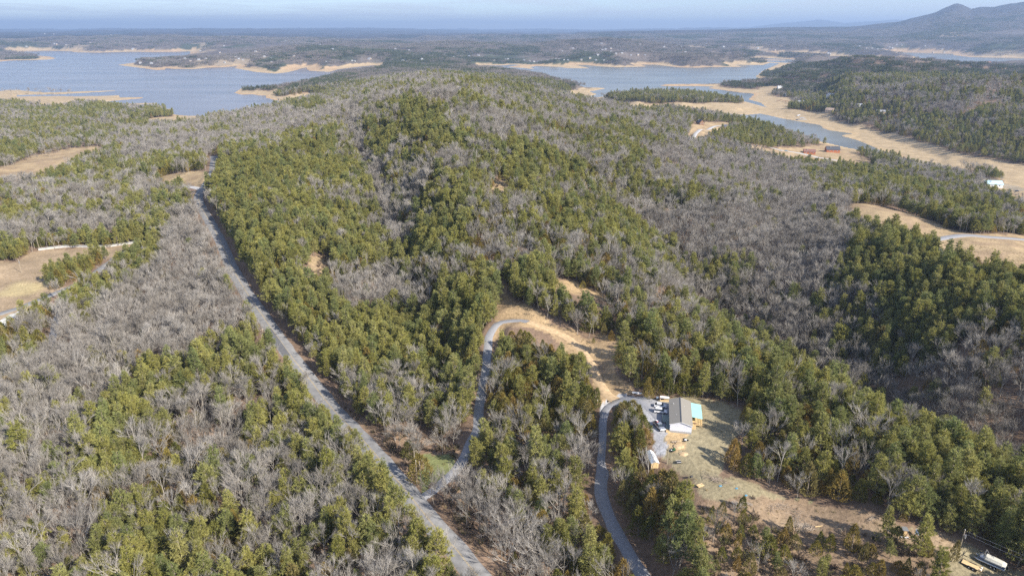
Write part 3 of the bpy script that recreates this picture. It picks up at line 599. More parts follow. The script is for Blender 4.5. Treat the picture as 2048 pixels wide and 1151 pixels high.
def pine(H_=11, R=2.7, lod=1.0):
    t = TB(); c = TB(); lean = Vector((random.uniform(-.05, .05), random.uniform(-.05, .05), 1))
    P = lambda h: lean * h
    zs = [0, H_ * .35, H_ * .7, H_ * .97]; rs = [.19, .15, .09, .03]
    for i in range(3): t.limb(P(zs[i]), P(zs[i + 1]), rs[i], rs[i + 1], 5)
    nl = int(13); base = random.uniform(.16, .28)
    for k in range(nl):
        f = base + (1 - base) * (k / (nl - 1)) ** .9; r = R * (1.02 - f) ** .55 * random.uniform(.75, 1.15) * (1.25 if f < .8 else 1)
        r = min(r, R * 1.15)
        nb = random.randint(4, 5) if f < .93 else 3; a0 = random.uniform(0, 6.28)
        for j in range(nb):
            a = a0 + 6.283 * j / nb + random.uniform(-.35, .35); rr_ = r * random.uniform(.55, 1.38)
            up = random.uniform(.05, .5) + (f > .85) * .5
            d = Vector((math.cos(a), math.sin(a), up * .6)); p0 = P(f * H_); p1 = p0 + Vector((d.x, d.y, d.z)) * rr_
            t.limb(p0, p1, .045, .015, 3)
            for q in (.38, .62, .82, 1.0):
                if rr_ * q < .35 and q < 1: continue
                cc = p0.lerp(p1, q) + rv(.10)
                side = .30 + .38 * (1 - abs(q - .7))
                for _ in range(2 if q < 1 else 1):
                    c2 = cc + Vector((-d.y, d.x, 0)) * random.uniform(-side, side) * 1.1
                    for b in range(int(11 * lod)):
                        bd = Vector((d.x * .55, d.y * .55, .55)) + rv(.55)
                        c.blade(c2, bd, random.uniform(.5, .95), random.uniform(.11, .19))
    return t, c
def cedar(H_=7, R=1.7, lod=1.0):
    t = TB(); c = TB(); t.limb(Vector((0, 0, 0)), Vector((0, 0, H_ * .8)), .14, .03, 5)
    lob = [(random.uniform(0, 6.28), random.uniform(.05, .85), random.uniform(.10, .32)) for _ in range(9)]
    n = int(680 * lod)
    for i in range(n):
        f = (i + random.random()) / n; f = f ** .92
        h = (.06 + .90 * f) * H_; a = random.uniform(0, 6.283)
        pr = (min(1, f * 5 + .35)) * (1 - f) ** .72 * R * 1.25
        pr *= 1 + sum(g * math.exp(-((math.remainder(a - la, 6.283) / .5) ** 2) - ((f - lf_) / .13) ** 2) for la, lf_, g in lob)
        r = pr * random.uniform(.72, 1.05)
        p = Vector((r * math.cos(a), r * math.sin(a), h)); d = Vector((math.cos(a) * .55, math.sin(a) * .55, .95)) + rv(.33)
        c.blade(p, d, random.uniform(.5, .95), random.uniform(.16, .3))
    for i in range(int(26 * lod)): c.blade(Vector((0, 0, H_ * .93)) + rv(.08), Vector((0, 0, 1)) + rv(.25), random.uniform(.4, .8), .16)
    return t, c
def bare(H_=13, R=3.2, twn=1.0, low=.33):
    t = TB(); c = TB(); bend = Vector((random.uniform(-.08, .08), random.uniform(-.08, .08), 0))
    P = lambda h: Vector((bend.x * h, bend.y * h, h)); h0 = H_ * random.uniform(low, low + .15)
    t.limb(Vector((0, 0, 0)), P(h0 * .5), .15, .12, 6); t.limb(P(h0 * .5), P(h0), .12, .10, 6)
    def grow(p, d, L, r, lv):
        q = p + d * L; c.limb(p, q, r, r * .62, 3)
        if lv == 0:
            for k in range(int(10 * twn)):
                b = p.lerp(q, random.uniform(.15, 1)); dd_ = (d * .9 + rv(.42) + Vector((0, 0, .35)))
                c.blade(b, dd_, random.uniform(.8, 1.9), .05)
            return
        nk = random.randint(3, 4)
        for k in range(nk):
            b = p.lerp(q, random.uniform(.55, 1) if k else 1); dd_ = (d + rv(.36) + Vector((0, 0, .16))).normalized()
            grow(b, dd_, L * random.uniform(.55, .8), r * .55, lv - 1)
    nm = random.randint(4, 6); a0 = random.uniform(0, 6.28)
    for k in range(nm):
        a = a0 + 6.283 * k / nm + random.uniform(-.3, .3); sp = random.uniform(.3, .85) * R / 3.2 if k else .08
        d = Vector((math.cos(a) * sp, math.sin(a) * sp, 1)).normalized(); b = P(h0 * random.uniform(.8, 1)) if k else P(h0)
        grow(b, d, (H_ - h0) * random.uniform(.34, .5), .085, 2)
    return t, c
def shrub(R=1.1, H_=1.9):
    t = TB(); c = TB()
    for k in range(9):
        a = random.uniform(0, 6.28); d = Vector((math.cos(a) * .8, math.sin(a) * .8, random.uniform(.5, 1.6))).normalized(); q = d * H_ * random.uniform(.6, 1)
        t.limb(Vector((0, 0, -.1)), q, .03, .012, 3)
        for j in range(30):
            b = q * random.uniform(.25, 1); c.blade(b, d + rv(.6) + Vector((0, 0, .3)), random.uniform(.35, .8), random.uniform(.07, .15))
    return t, c
def joined(a, b, name, mats):
    n = len(a.v); t = TB(); t.v = a.v + b.v; t.f = list(a.f) + [tuple(i + n for i in f) for f in b.f]; t.m = [0] * len(a.f) + [1] * len(b.f)
    return t.build(name, mats)
KIND = {}
spec = {'pine': (lambda i: pine([11, 10.4, 12, 11, 10, 12.6, 11.5, 9.5][i], [2.7, 3.1, 2.2, 2.9, 3.4, 2.3, 2.6, 2.8][i]), 8, m_bark, m_pine), 'cedar': (lambda i: cedar([7, 7.5, 6.5, 7, 6.8][i], [1.75, 1.5, 2.1, 1.9, 2.3][i]), 5, m_bark, m_cedar),
        'bare': (lambda i: bare([13, 12.4, 13.5, 14.5, 12, 13, 10.5, 15][i], [3.2, 2.6, 3.8, 2.0, 3.6, 2.9, 4.4, 2.4][i], [1, .8, 1.1, .9, 1.2, .7, 1, 1.1][i], [.24, .34, .2, .46, .18, .3, .14, .4][i]), 8, m_bbark, m_twig), 'shrub': (lambda i: shrub(), 3, m_bbark, m_brush)}
HGT = {'pine': 11, 'cedar': 7, 'bare': 13, 'shrub': 1.4}
for k, (fn, nn, mb, ml) in spec.items():
    KIND[k] = []
    for i in range(nn):
        t, c = fn(i)
        KIND[k].append((t.build('trunk', [mb]), c.build('crown', [ml]), joined(t, c, k + '_tree_shape', [mb, ml])))

# ------------------------------------------------------------------ sowing
ANG = (Z + 5 - CH) / RR; CM = np.maximum.accumulate(ANG, axis=1)
def visible(x, y, z, tol=.012): return (z - CH) / np.hypot(x, y) > glook(CM, x, y) - tol - 25 / np.hypot(x, y) ** 1.15
def cells(r0, r1, s, half=None):
    half = half or (54 if r0 < 600 else (47 if r0 < 1100 else 43))
    n = int(r1 * math.sin(R_(half)) / s) + 1; gx, gy = np.meshgrid(np.arange(-n, n + 1), np.arange(int(r0 * .6 / s), int(r1 / s) + 1), indexing='ij')
    gx = gx.ravel().astype(float); gy = gy.ravel().astype(float)
    x = (gx + .5 * (gy % 2) + (rng.random(gx.shape) - .5) * .85) * s; y = (gy + (rng.random(gx.shape) - .5) * .85) * s
    d = np.hypot(x, y); k = (d >= r0) & (d < r1) & (np.abs(np.arctan2(x, y)) < R_(half)); return x[k], y[k]
NAMES = ['pine', 'cedar', 'bare', 'shrub']
W_ = np.array([z_[1] for z_ in ZN] + [(.34, .10, .54, .02)])     # last row: default woods
OPEN = np.array([z_[2] in ('field', 'straw', 'straw2', 'yard', 'grass', 'gravel', 'gravelw', 'dirt') for z_ in ZN] + [False])
CLUMP = np.array(['pine clump' in z_[3] for z_ in ZN] + [False])
def sow(r0, r1, s):
    x, y = cells(r0, r1, s); j = 4 + np.hypot(x, y) * .004
    kz = classify(x + (fbm(x, y, 9, 2, 40) - .5) * j, y + (fbm(x, y, 9, 2, 50) - .5) * j)
    Wt = W_[kz].copy()
    nz = fbm(x, y, 38, 3, 120); nz2 = fbm(x, y, 16, 2, 130)
    Wt[:, 0] *= 10 ** ((nz - .5) * 3.0); Wt[:, 1] *= 10 ** ((nz2 - .5) * 2.6); Wt[:, 2] *= 10 ** ((.5 - nz) * 2.2)
    tot0 = W_[kz].sum(1); tot1 = Wt.sum(1) + 1e-9; Wt *= (tot0 / tot1)[:, None]
    u = rng.random(len(x)); c = np.cumsum(Wt, 1); t = (u[:, None] > c).sum(1)      # 4 = nothing
    keep = t < 4
    keep &= ~((t == 2) & (rng.random(len(x)) < .22))
    sd = glook(SD, x, y); keep &= (sd > 12) & ((kz >= 0) | (sd > mudwidth(np.hypot(x, y)) * (.35 + 1.3 * fbm(x, y, 300, 3, 95))))
    # roads, yard furniture and buildings stay clear
    nr_ = keep & (np.hypot(x, y) < 1500)
    for nme, (L, rz, w) in ROADS.items():
        b = nr_ & (x > L[:, 0].min() - 9) & (x < L[:, 0].max() + 9) & (y > L[:, 1].min() - 9) & (y < L[:, 1].max() + 9); ii = np.where(b)[0]
        if len(ii):
            d, _, _ = segdist(x[ii], y[ii], [(L[q], L[q + 1]) for q in range(0, len(L) - 1)])
            gap = {'county_road': 2.6, 'gravel_lane': 2.0}.get(nme, 1.5)
            kill = d < w / 2 + gap + (t[ii] != 3) * .8; keep[ii[kill]] = False
    for q, rad in CLEAR: keep &= np.hypot(x - q[0], y - q[1]) > rad
    # openings that are seen past the crowns of the trees standing in front of them stay open
    ki = np.where(keep)[0]; redz = np.array([z_[2] in ('red', 'strip') for z_ in ZN] + [False])[kz[ki]]; hh = np.array([10., 7., 11., 1.])[t[ki]] * np.where(redz, .45, 1); dd = np.hypot(x[ki], y[ki]); el = (CH - glook(Z, x[ki], y[ki])) / dd
    for fr_h in ((.3, .6, .9) if r0 < 1100 else (.35,)):
        off = 1 + hh * fr_h / el / dd; X2 = x[ki] * off; Y2 = y[ki] * off; k2 = classify(X2, Y2); keep[ki[OPEN[k2] & (rng.random(len(ki)) < .93) & ~CLUMP[kz[ki]]]] = False
        if r0 < 600:
            for nme in ('gravel_drive', 'paved_drive', 'gravel_road', 'gravel_track', 'gravel_lane', 'dirt_track'):
                L, rz, w = ROADS[nme]; ii = np.where((X2 > L[:, 0].min() - 4) & (X2 < L[:, 0].max() + 4) & (Y2 > L[:, 1].min() - 4) & (Y2 < L[:, 1].max() + 4))[0]
                if len(ii): d, _, _ = segdist(X2[ii], Y2[ii], [(L[q], L[q + 1]) for q in range(len(L) - 1)]); keep[ki[ii[d < w / 2]]] = False
    x, y, t, kz = x[keep], y[keep], t[keep], kz[keep]; z = glook(Z, x, y)
    v = visible(x, y, z + 10); x, y, z, t, kz = x[v], y[v], z[v], t[v], kz[v]
    return x, y, z, t, kz
CLEAR = []
def clear(px, py, r):
    q = hit(px, py)[0]; CLEAR.append(((q[0], q[1]), r))
# ------------------------------------------------------------------ builders for things
def thing(name, label, cat, loc, rz=0, group=None):
    o = bpy.data.objects.new(name, None); COL.objects.link(o); o.location = loc; o.rotation_euler = (0, 0, rz); o.empty_display_size = .3
    o['label'] = label; o['category'] = cat
    if group: o['group'] = group
    return o
def islands(name, m, parent, b):
    bm_ = b.bm; bmesh.ops.recalc_face_normals(bm_, faces=bm_.faces[:]); bm_.verts.index_update(); seen = set()
    for v in bm_.verts:
        if v in seen: continue
        st_ = [v]; comp = []; seen.add(v)
        while st_:
            u_ = st_.pop(); comp.append(u_)
            for e_ in u_.link_edges:
                o_ = e_.other_vert(u_)
                if o_ not in seen: seen.add(o_); st_.append(o_)
        ix = {u_: i for i, u_ in enumerate(comp)}; fs_ = {f for u_ in comp for f in u_.link_faces}
        me = bpy.data.meshes.new(name); me.from_pydata([tuple(u_.co) for u_ in comp], [], [[ix[q_] for q_ in f.verts] for f in fs_]); me.materials.append(m); link(name, me, parent)
    bm_.free()
class OB:
    def __init__(s): s.bm = bmesh.new()
    def box(s, cx, cy, cz, sx, sy, sz, rz=0, rx=0, ry=0):
        M = Matrix.Translation((cx, cy, cz)) @ Matrix.Rotation(rz, 4, 'Z') @ Matrix.Rotation(ry, 4, 'Y') @ Matrix.Rotation(rx, 4, 'X') @ Matrix.Diagonal((sx, sy, sz, 1))
        bmesh.ops.create_cube(s.bm, size=1, matrix=M); return s
    def tube(s, p, q, r, r2=None, k=8):
        p, q = Vector(p), Vector(q); d = q - p
        M = Matrix.Translation((p + q) / 2) @ d.to_track_quat('Z', 'Y').to_matrix().to_4x4()
        bmesh.ops.create_cone(s.bm, cap_ends=True, segments=k, radius1=r, radius2=r if r2 is None else r2, depth=d.length, matrix=M); return s
    def poly(s, pts): s.bm.faces.new([s.bm.verts.new(p) for p in pts]); return s
    def prism(s, pts, vec):
        a = [s.bm.verts.new(p) for p in pts]; vec = Vector(vec); b = [s.bm.verts.new(Vector(p) + vec) for p in pts]; n = len(a)
        s.bm.faces.new(a); s.bm.faces.new(b[::-1])
        for i in range(n): s.bm.faces.new((a[i], b[i], b[(i + 1) % n], a[(i + 1) % n]))
        return s
    def slab(s, pts, th):          # a sloping sheet with thickness th downwards
        return s.prism(pts, (0, 0, -th))
    def ball(s, c, sx, sy, sz, jit=.15, sub=2):
        r = bmesh.ops.create_icosphere(s.bm, subdivisions=sub, radius=1)
        for v in r['verts']: k = 1 + random.uniform(-jit, jit); v.co = Vector((c[0] + v.co.x * sx * k, c[1] + v.co.y * sy * k, c[2] + v.co.z * sz * k))
        return s
    def build(s, name, m, parent=None, bevel=0, **pr):
        bmesh.ops.recalc_face_normals(s.bm, faces=s.bm.faces[:])
        me = bpy.data.meshes.new(name); s.bm.to_mesh(me); s.bm.free(); me.materials.append(m)
        o = link(name, me, parent, **pr)
        if bevel: b = o.modifiers.new('bevel', 'BEVEL'); b.width = bevel; b.segments = 2; b.limit_method = 'ANGLE'
        return o
def P(px, py, dz=0):
    v = H(px, py); v.z += dz; return v
m_shing = mm('shingles', (.27, .25, .215), .95, 6, .2, .2); m_side = mm('pale_siding', (.66, .67, .74), .7, 1, .05); m_white = mm('white_paint', (.82, .83, .84), .5, 1, .05)
m_mint = mm('mint_metal', (.36, .66, .62), .45, .6, .06); m_deck = mm('weathered_deck', (.24, .28, .25), .9, 3, .2); m_lum = mm('new_lumber', (.62, .44, .22), .85, 4, .2)
m_glass = mat('dark_glass', (.03, .04, .05), .08, 0, .6); m_dark = mm('dark_metal', (.03, .03, .033), .6, 4, .2); m_rub = mm('rubber', (.025, .025, .025), .9, 5, .2)
m_cwhite = mat('white_car_paint', (.82, .82, .84), .25, .1, .5); m_csil = mat('silver_car_paint', (.52, .53, .55), .3, .7, .5); m_red = mm('red_plastic', (.60, .06, .04), .5, 4, .2)
m_galv = mm('galvanised_roof', (.60, .68, .78), .35, 1, .08, 0, .4); m_wroof = mm('white_roof', (.70, .71, .72), .4, 1, .05); m_block = mm('grey_block', (.36, .36, .36), .9, 4, .2)
m_pole = mm('pole_wood', (.36, .30, .22), .9, 5, .3); m_green = mm('green_paint', (.04, .12, .05), .5, 5, .2); m_blue = mm('blue_tarp', (.10, .28, .42), .6, 5, .15)
m_ply = mm('plywood', (.66, .48, .26), .85, 3, .15); m_alu = mat('aluminium', (.62, .63, .66), .3, .8, .5); m_cover = mm('boat_cover', (.56, .54, .47), .8, 2, .1, .15); m_navy = mm('navy_hull', (.10, .13, .22), .4, 2, .1)
m_log = mm('cut_wood', (.40, .33, .26), .9, 5, .3); m_brown = mm('brown_wood', (.22, .13, .08), .85, 4, .25); m_steel = mm('steel_drum', (.30, .36, .45), .5, 4, .2, 0, .4)
m_chrome = mat('chrome', (.7, .7, .7), .15, 1, .5); m_lamp = mat('lamp_glass', (.75, .78, .8), .1, 0, .6); m_tail = mat('red_lens', (.4, .02, .02), .3, 0, .5)
m_panel = mm('solar_cells', (.10, .15, .28), .25, 6, .2); m_tan = mm('tan_wall', (.55, .43, .30), .8, 2, .15); m_redwall = mm('red_brown_log', (.42, .15, .07), .8, 2, .2); m_rroof = mm('brown_roof', (.22, .12, .10), .9, 2, .2)
m_gray = mm('grey_roof', (.30, .31, .34), .9, 2, .15); m_groof = mm('green_roof', (.12, .40, .28), .5, 2, .1); m_dkroof = mm('charcoal_roof', (.08, .085, .10), .9, 2, .15); m_lblue = mm('pale_blue_roof', (.48, .70, .82), .35, 1, .05); m_troof = mm('tan_roof', (.48, .36, .28), .9, 2, .15)
m_rock = mm('white_rock', (.62, .62, .60), .9, 2, .2, .3)

# ---- the house
HR = R_(-11.5)
nl = plane(1339, 863, 65); H0 = Vector((nl[0], nl[1], 65.0))
hs = thing('house', 'long pale sided house with grey shingle gable roof beside the gravel yard', 'house', H0, HR)
Wd, Ln, EH, RH = 7.0, 16.2, 3.05, 4.15
b = OB(); b.prism([(0, 0, 0), (Wd, 0, 0), (Wd, 0, EH), (Wd / 2, 0, RH), (0, 0, EH)], (0, Ln, 0)); wl = b.build('wall', m_side, hs)
b = OB()
for i in range(1, 16): b.box(Wd / 2, -.012, i * .19, Wd - .1, .02, .02)
b.build('siding_laps', m_white, wl)
rf = OB(); o = .28; sl = (RH - EH) / (Wd / 2)
rf.slab([(-o, -o, EH - o * sl + .14), (Wd / 2, -o, RH + .14), (Wd / 2, Ln + o, RH + .14), (-o, Ln + o, EH - o * sl + .14)], .12)
rf.slab([(Wd / 2 + .003, -o, RH + .14), (Wd + o, -o, EH - o * sl + .14), (Wd + o, Ln + o, EH - o * sl + .14), (Wd / 2 + .003, Ln + o, RH + .14)], .12)
rfo = rf.build('roof', m_shing, hs)
OB().box(Wd / 2, Ln / 2, RH + .16, .3, Ln + 2 * o, .05).build('ridge_cap', m_dkroof, rfo)
for (x, y) in ((2.1, 5), (4.9, 11), (1.2, 12.5)): OB().tube((x, y, EH), (x, y, EH + .95), .07).build('vent_pipe', m_white, rfo)
b = OB(); b.prism([(-o, -o - .03, EH - o * sl), (Wd / 2, -o - .03, RH), (Wd / 2, -o - .03, RH + .14), (-o, -o - .03, EH - o * sl + .14)], (0, .03, 0)); b.prism([(Wd + o, -o - .03, EH - o * sl), (Wd / 2, -o - .03, RH), (Wd / 2, -o - .03, RH + .14), (Wd + o, -o - .03, EH - o * sl + .14)], (0, .03, 0)); b.build('fascia', m_white, rfo)
OB().box(Wd / 2, -.03, .35, Wd + .1, .05, .7).build('skirting', m_block, hs)
for (x, y, ax) in ((-.03, 3.2, 1), (-.03, 9.5, 1), (-.03, 13.2, 1), (Wd + .03, 2.6, 1), (Wd + .03, 8.2, 1), (Wd + .03, 13.5, 1)):
    f = OB().box(x, y, 1.8, .06, 1.15, 1.25).build('window', m_white, hs); OB().box(x + (.02 if x > 1 else -.02), y, 1.8, .05, .95, 1.05).build('pane', m_glass, f)
for (x, y) in ((-.03, 6.3), (Wd + .03, 5.2)):
    d_ = OB().box(x, y, 1.65, .07, .95, 2.05).build('door', m_white, hs); OB().box(x + (.05 if x > 1 else -.05), y + .35, 1.6, .05, .06, .12).build('handle', m_chrome, d_)
# left deck
dk = OB(); dk.box(-1.25, 7.2, .58, 2.3, 4.6, .1); dk.box(-.6, 2.9, .58, 1.1, 4.0, .1); dko = dk.build('side_deck', m_deck, hs)
b = OB()
for (x, y) in ((-2.35, 5), (-2.35, 7.2), (-2.35, 9.4), (-1.1, 1), (-1.1, 3.4)): b.box(x, y, .75, .1, .1, 1.6)
b.box(-2.35, 7.2, 1.5, .06, 4.5, .08); b.box(-1.1, 2.4, 1.5, .06, 3, .08); b.box(-1.7, 5, 1.5, 1.3, .06, .08); b.build('railing', m_deck, dko)
b = OB(); b.box(-.6, .45, .45, 1.15, .8, .08); b.box(-.6, -.25, .25, 1.15, .7, .08); b.box(-.6, .1, .15, 1.1, 1.4, .2); b.build('step', m_ply, dko)
# mint porch
x0, x1, y0, y1 = Wd + .30, Wd + 3.75, 6.3, 15.9
po = OB(); po.slab([(x0, y0, 2.88), (x1, y0, 2.45), (x1, y1, 2.45), (x0, y1, 2.88)], .06); poo = po.build('porch_roof', m_mint, hs)
b = OB()
for i in range(12): y = y0 + .4 + i * (y1 - y0 - .8) / 11; b.box((x0 + x1) / 2, y, 2.70, x1 - x0, .05, .04, 0, 0, math.atan2(.43, x1 - x0))
b.build('roof_rib', m_mint, poo)
pd = OB(); pd.box((x0 + x1) / 2, (y0 + y1) / 2 - .8, .72, x1 - x0, y1 - y0 + 1.4, .12); pdo = pd.build('porch_deck', m_lum, hs)
b = OB()
for y in (y0 + .1, (y0 + y1) / 2, y1 - .1): b.box(x1 - .12, y, 1.2, .12, .12, 2.4)
b.box(x1 - .12, y0 - 1.4, .85, .12, .12, 1.7); b.box(x0 + 1.4, y0 - 1.4, .85, .12, .12, 1.7); islands('post', m_lum, pdo, b)
b = OB()
for z in (1.1, 1.6): b.box(x1 - .12, (y0 + y1) / 2 - .7, z, .06, y1 - y0 + 1.4, .1); b.box(x1 - 1.1, y0 - 1.45, z, 2.0, .06, .1)
b.build('railing', m_lum, pdo)
b = OB()
for i in range(5): b.box(x0 + .75, y0 - 1.7 - .3 * i, .6 - .15 * i, 1.3, .3, .08)
b.build('stairs', m_lum, pdo)
b = OB(); b.box(x0 + 1.3, y0 - .6, .98, 1.3, .7, .06); b.box(x0 + 1.3, y0 - .6, .86, 1.0, .5, .2); b.build('porch_bench', m_brown, pdo)
CLEAR.append(((H0.x + 5, H0.y + 4), 9)); CLEAR.append(((H0.x + 7, H0.y + 12), 10.5)); CLEAR.append(((H0.x + 2, H0.y + 12), 8))

# ---- vehicles
def vehicle(name, label, loc, rz, kind, paint, L=4.6, W=1.85, Hh=1.65):
    t = thing(name, label, 'pickup truck' if kind == 'pickup' else ('SUV' if kind == 'suv' else 'car'), loc, rz)
    h = L / 2; w = W / 2
    def loft(prof, wf, m, nm, par):
        bm_ = OB(); B = bm_.bm; a = [B.verts.new((x, -wf(z), z)) for x, z in prof]; c = [B.verts.new((x, wf(z), z)) for x, z in prof]; n = len(a)
        B.faces.new(a); B.faces.new(c[::-1])
        for i in range(n): B.faces.new((a[i], c[i], c[(i + 1) % n], a[(i + 1) % n]))
        return bm_.build(nm, m, par, .05)
    if kind == 'pickup':
        body = loft([(-h, .45), (-h, 1.02), (-.35 * L * .5 - .1, 1.05), (.22 * L, 1.08), (h - .25, .98), (h, .75), (h, .42)], lambda z: w if z < .9 else w - .06, paint, 'body', t)
        cabx = [(-.13 * L, 1.04), (-.10 * L, 1.72), (.12 * L, 1.74), (.24 * L, 1.06)]
        bd = OB().box(-.32 * L, 0, 1.07, .30 * L, W - .34, .03).build('truck_bed', m_dark, t)
    else:
        body = loft([(-h, .4), (-h, .95), (-h + .1, 1.0), (.2 * L, 1.02), (h - .35, .85), (h, .65), (h, .38)], lambda z: w if z < .85 else w - .06, paint, 'body', t)
        cabx = [(-h + .15, .98), (-h + (.4 if kind == 'suv' else .95), Hh), (.08 * L, Hh + .01), (.26 * L, .98)]
    zt_ = max(z for _, z in cabx)
    cab = loft(cabx, lambda z: w - .08 if z < 1.2 else w - .24, m_glass, 'windows', t)
    r = OB(); xs = [x for x, z in cabx if z > 1.3]; r.box((xs[0] + xs[1]) / 2, 0, zt_ + .03, xs[1] - xs[0] + .05, W - .44, .07); r.build('roof', paint, t, .03)
    for x, y in ((-.31 * L, -w + .05), (-.31 * L, w - .05), (.32 * L, -w + .05), (.32 * L, w - .05)):
        wh = OB().tube((x, y - .11, .34), (x, y + .11, .34), .34, k=16).build('wheel', m_rub, t); OB().tube((x, y - .12, .34), (x, y + .12, .34), .2, k=12).build('rim', m_alu, wh)
    for y in (-w + .3, w - .3):
        OB().box(h + .005, y, .72, .05, .34, .16).build('headlight', m_lamp, t); OB().box(-h - .005, y, .8, .05, .2, .22).build('tail_light', m_tail, t)
    OB().box(h + .02, 0, .5, .08, W * .85, .16).build('bumper', m_dark, t)
    for y in (-w - .08, w + .08): OB().box(.17 * L, y, 1.08, .14, .18, .12).build('mirror', paint, t)
    return t
v3 = lambda a: Vector((a[0], a[1], 65.1))
c1a, c1b = plane(1309.5, 822, 65.3), plane(1333, 824.5, 65.3); ang = math.atan2(*(c1b - c1a)[::-1])
vehicle('parked_car', 'white SUV parked nearest the steps in front of the other white car', v3((c1a + c1b) / 2), ang, 'suv', m_cwhite, 4.5)
c2a, c2b = plane(1310, 811, 65.3), plane(1331, 813, 65.3)
vehicle('parked_car', 'white sedan parked behind the white SUV beside the house', v3((c2a + c2b) / 2), math.atan2(*(c2b - c2a)[::-1]), 'car', m_cwhite, 4.3, 1.8, 1.42)
p1, p2 = plane(1309.5, 844, 65.4), plane(1326.5, 861.5, 65.4)
pk = vehicle('pickup_truck', 'silver pickup with a red cooler in its bed, parked by the side deck', v3((p1 + p2) / 2), math.atan2(*(p2 - p1)[::-1]), 'pickup', m_csil, 5.6, 1.95)
cl = thing('cooler_box', 'red cooler lying in the bed of the silver pickup', 'cooler', pk.location + Matrix.Rotation(pk.rotation_euler.z, 3, 'Z') @ Vector((-1.9, .15, 1.09)), pk.rotation_euler.z + .3)
OB().box(0, 0, .22, .85, .5, .44).build('box', m_red, cl, .03); OB().box(0, 0, .48, .88, .53, .08).build('lid', m_white, cl, .02)
CLEAR.append(((v3((c1a + c1b) / 2)[:2]), 5)); CLEAR.append(((v3((p1 + p2) / 2)[:2]), 4))

# ---- shed with two tone roof
s1_, s2_ = P(1302, 902), P(1311, 880)
q = s1_; dr = Vector((s2_.x - s1_.x, s2_.y - s1_.y)); rz = math.atan2(-.36, .93) + R_(13)
sa = plane(1294.8, 880, 67.2); sb = plane(1308, 878.5, 67.2); sc_ = plane(1320, 904.4, 67.2); sd2 = plane(1305, 900.7, 67.2)
cen = (sa + sb + sc_ + sd2) / 4; dl = (sa + sb) / 2 - (sc_ + sd2) / 2; rz = math.atan2(dl[1], dl[0]) - math.pi / 2
zg = ground(cen[0], cen[1]); sh = thing('garden_shed', 'small plywood shed with white metal gable roof near the yard edge', 'shed', (cen[0], cen[1], zg), rz); SL = float(np.hypot(*dl)) / 2
b = OB(); b.prism([(-1.15, -SL + .1, -.2), (1.15, -SL + .1, -.2), (1.15, -SL + .1, 1.75), (0, -SL + .1, 2.2), (-1.15, -SL + .1, 1.75)], (0, 2 * SL - .2, 0)); b.build('wall', m_ply, sh)
OB().slab([(-1.35, -SL - .1, 1.72), (0, -SL - .1, 2.32), (0, SL + .1, 2.32), (-1.35, SL + .1, 1.72)], .05).build('roof', m_galv, sh, label='blue grey half of the shed roof')
OB().slab([(.003, -SL - .1, 2.32), (1.35, -SL - .1, 1.72), (1.35, SL + .1, 1.72), (.003, SL + .1, 2.32)], .05).build('roof', m_wroof, sh, label='bright white half of the shed roof')
d_ = OB().box(0, -SL + .07, .8, 1.3, .06, 1.7).build('door', m_lum, sh); OB().box(.5, -SL + .02, .8, .05, .06, .2).build('handle', m_dark, d_)
CLEAR.append(((cen[0], cen[1]), 4.2))

# ---- utility poles
def upole(px, py, h, label, tr=False, arm=False, tilt=0, lampb=False, r=.15):
    b_ = P(px, py); t = thing('utility_pole', label, 'utility pole', b_, 0)
    OB().tube((0, 0, -.5), (0, 0, h), r, r * .7, 10).build('pole', m_pole, t); OB().tube((0, 0, h), (0, 0, h + .12), .06, .05).build('cap', m_white, t)
    if tr:
        c = OB().tube((.38, -.1, h - 2.6), (.38, -.1, h - 1.6), .27, .27, 12).build('transformer', m_alu, t); OB().tube((.38, -.1, h - 1.6), (.38, -.1, h - 1.3), .04).build('bushing', m_brown, c); OB().box(.18, -.05, h - 2.1, .3, .08, .1).build('bracket', m_dark, c)
    if arm: OB().box(0, 0, h - .5, 1.9, .1, .12, R_(40)).build('crossarm', m_pole, t); 
    for z in ((h - .3), (h - .9)): OB().tube((.12, 0, z), (.12, 0, z + .16), .05).build('insulator', m_white, t)
    if lampb: l_ = OB().tube((0, 0, h - 2), (.8, -.2, h - 1.8), .04).build('lamp_arm', m_alu, t); OB().ball((.9, -.22, h - 1.85), .22, .16, .14, 0).build('lamp_head', m_white, l_)
    CLEAR.append(((b_.x, b_.y), 3)); k_c = Vector((-b_.x, -b_.y)).normalized() * 5; CLEAR.append(((b_.x + k_c.x, b_.y + k_c.y), 4)); return t
upole(834, 969, 9.6, 'bare wooden utility pole beside the county road junction')
upole(1334, 926, 7.0, 'dark utility pole with a small lamp in the house yard', lampb=True, r=.13)
pr_ = upole(1913, 1118, 9.6, 'wooden utility pole with grey transformer beside the covered boat', tr=True)
upole(529, 690, 8.5, 'pale utility pole standing at the left edge of the county road', arm=True)
upole(436, 434, 10.5, 'utility pole right of the county road near its upper bend')
upole(43, 545, 9.0, 'utility pole with white transformer at the left field edge', tr=True)
upole(79, 500, 9.5, 'greenish utility pole at the end of the white wall')
upole(28, 395, 10.0, 'thin utility pole among trees near the left edge'); upole(56, 386, 9.0, 'thin utility pole right of another one near the left edge')
def wire(a, b_, sag, label):
    a = Vector(a); b_ = Vector(b_); pts = [a.lerp(b_, i / 14) - Vector((0, 0, sag * 4 * (i / 14) * (1 - i / 14))) for i in range(15)]; o = OB()
    for i in range(14): o.tube(pts[i], pts[i + 1], .011, k=4)
    ob = o.build('power_line', m_alu); ob['label'] = label; ob['category'] = 'cable'
wire(pr_.location + Vector((.1, 0, 9.2)), Vector((150, 118, 68)), .8, 'upper power line running right from the transformer pole')
wire(pr_.location + Vector((.1, 0, 8.4)), Vector((149, 117, 66.6)), .8, 'lower power line running right from the transformer pole')

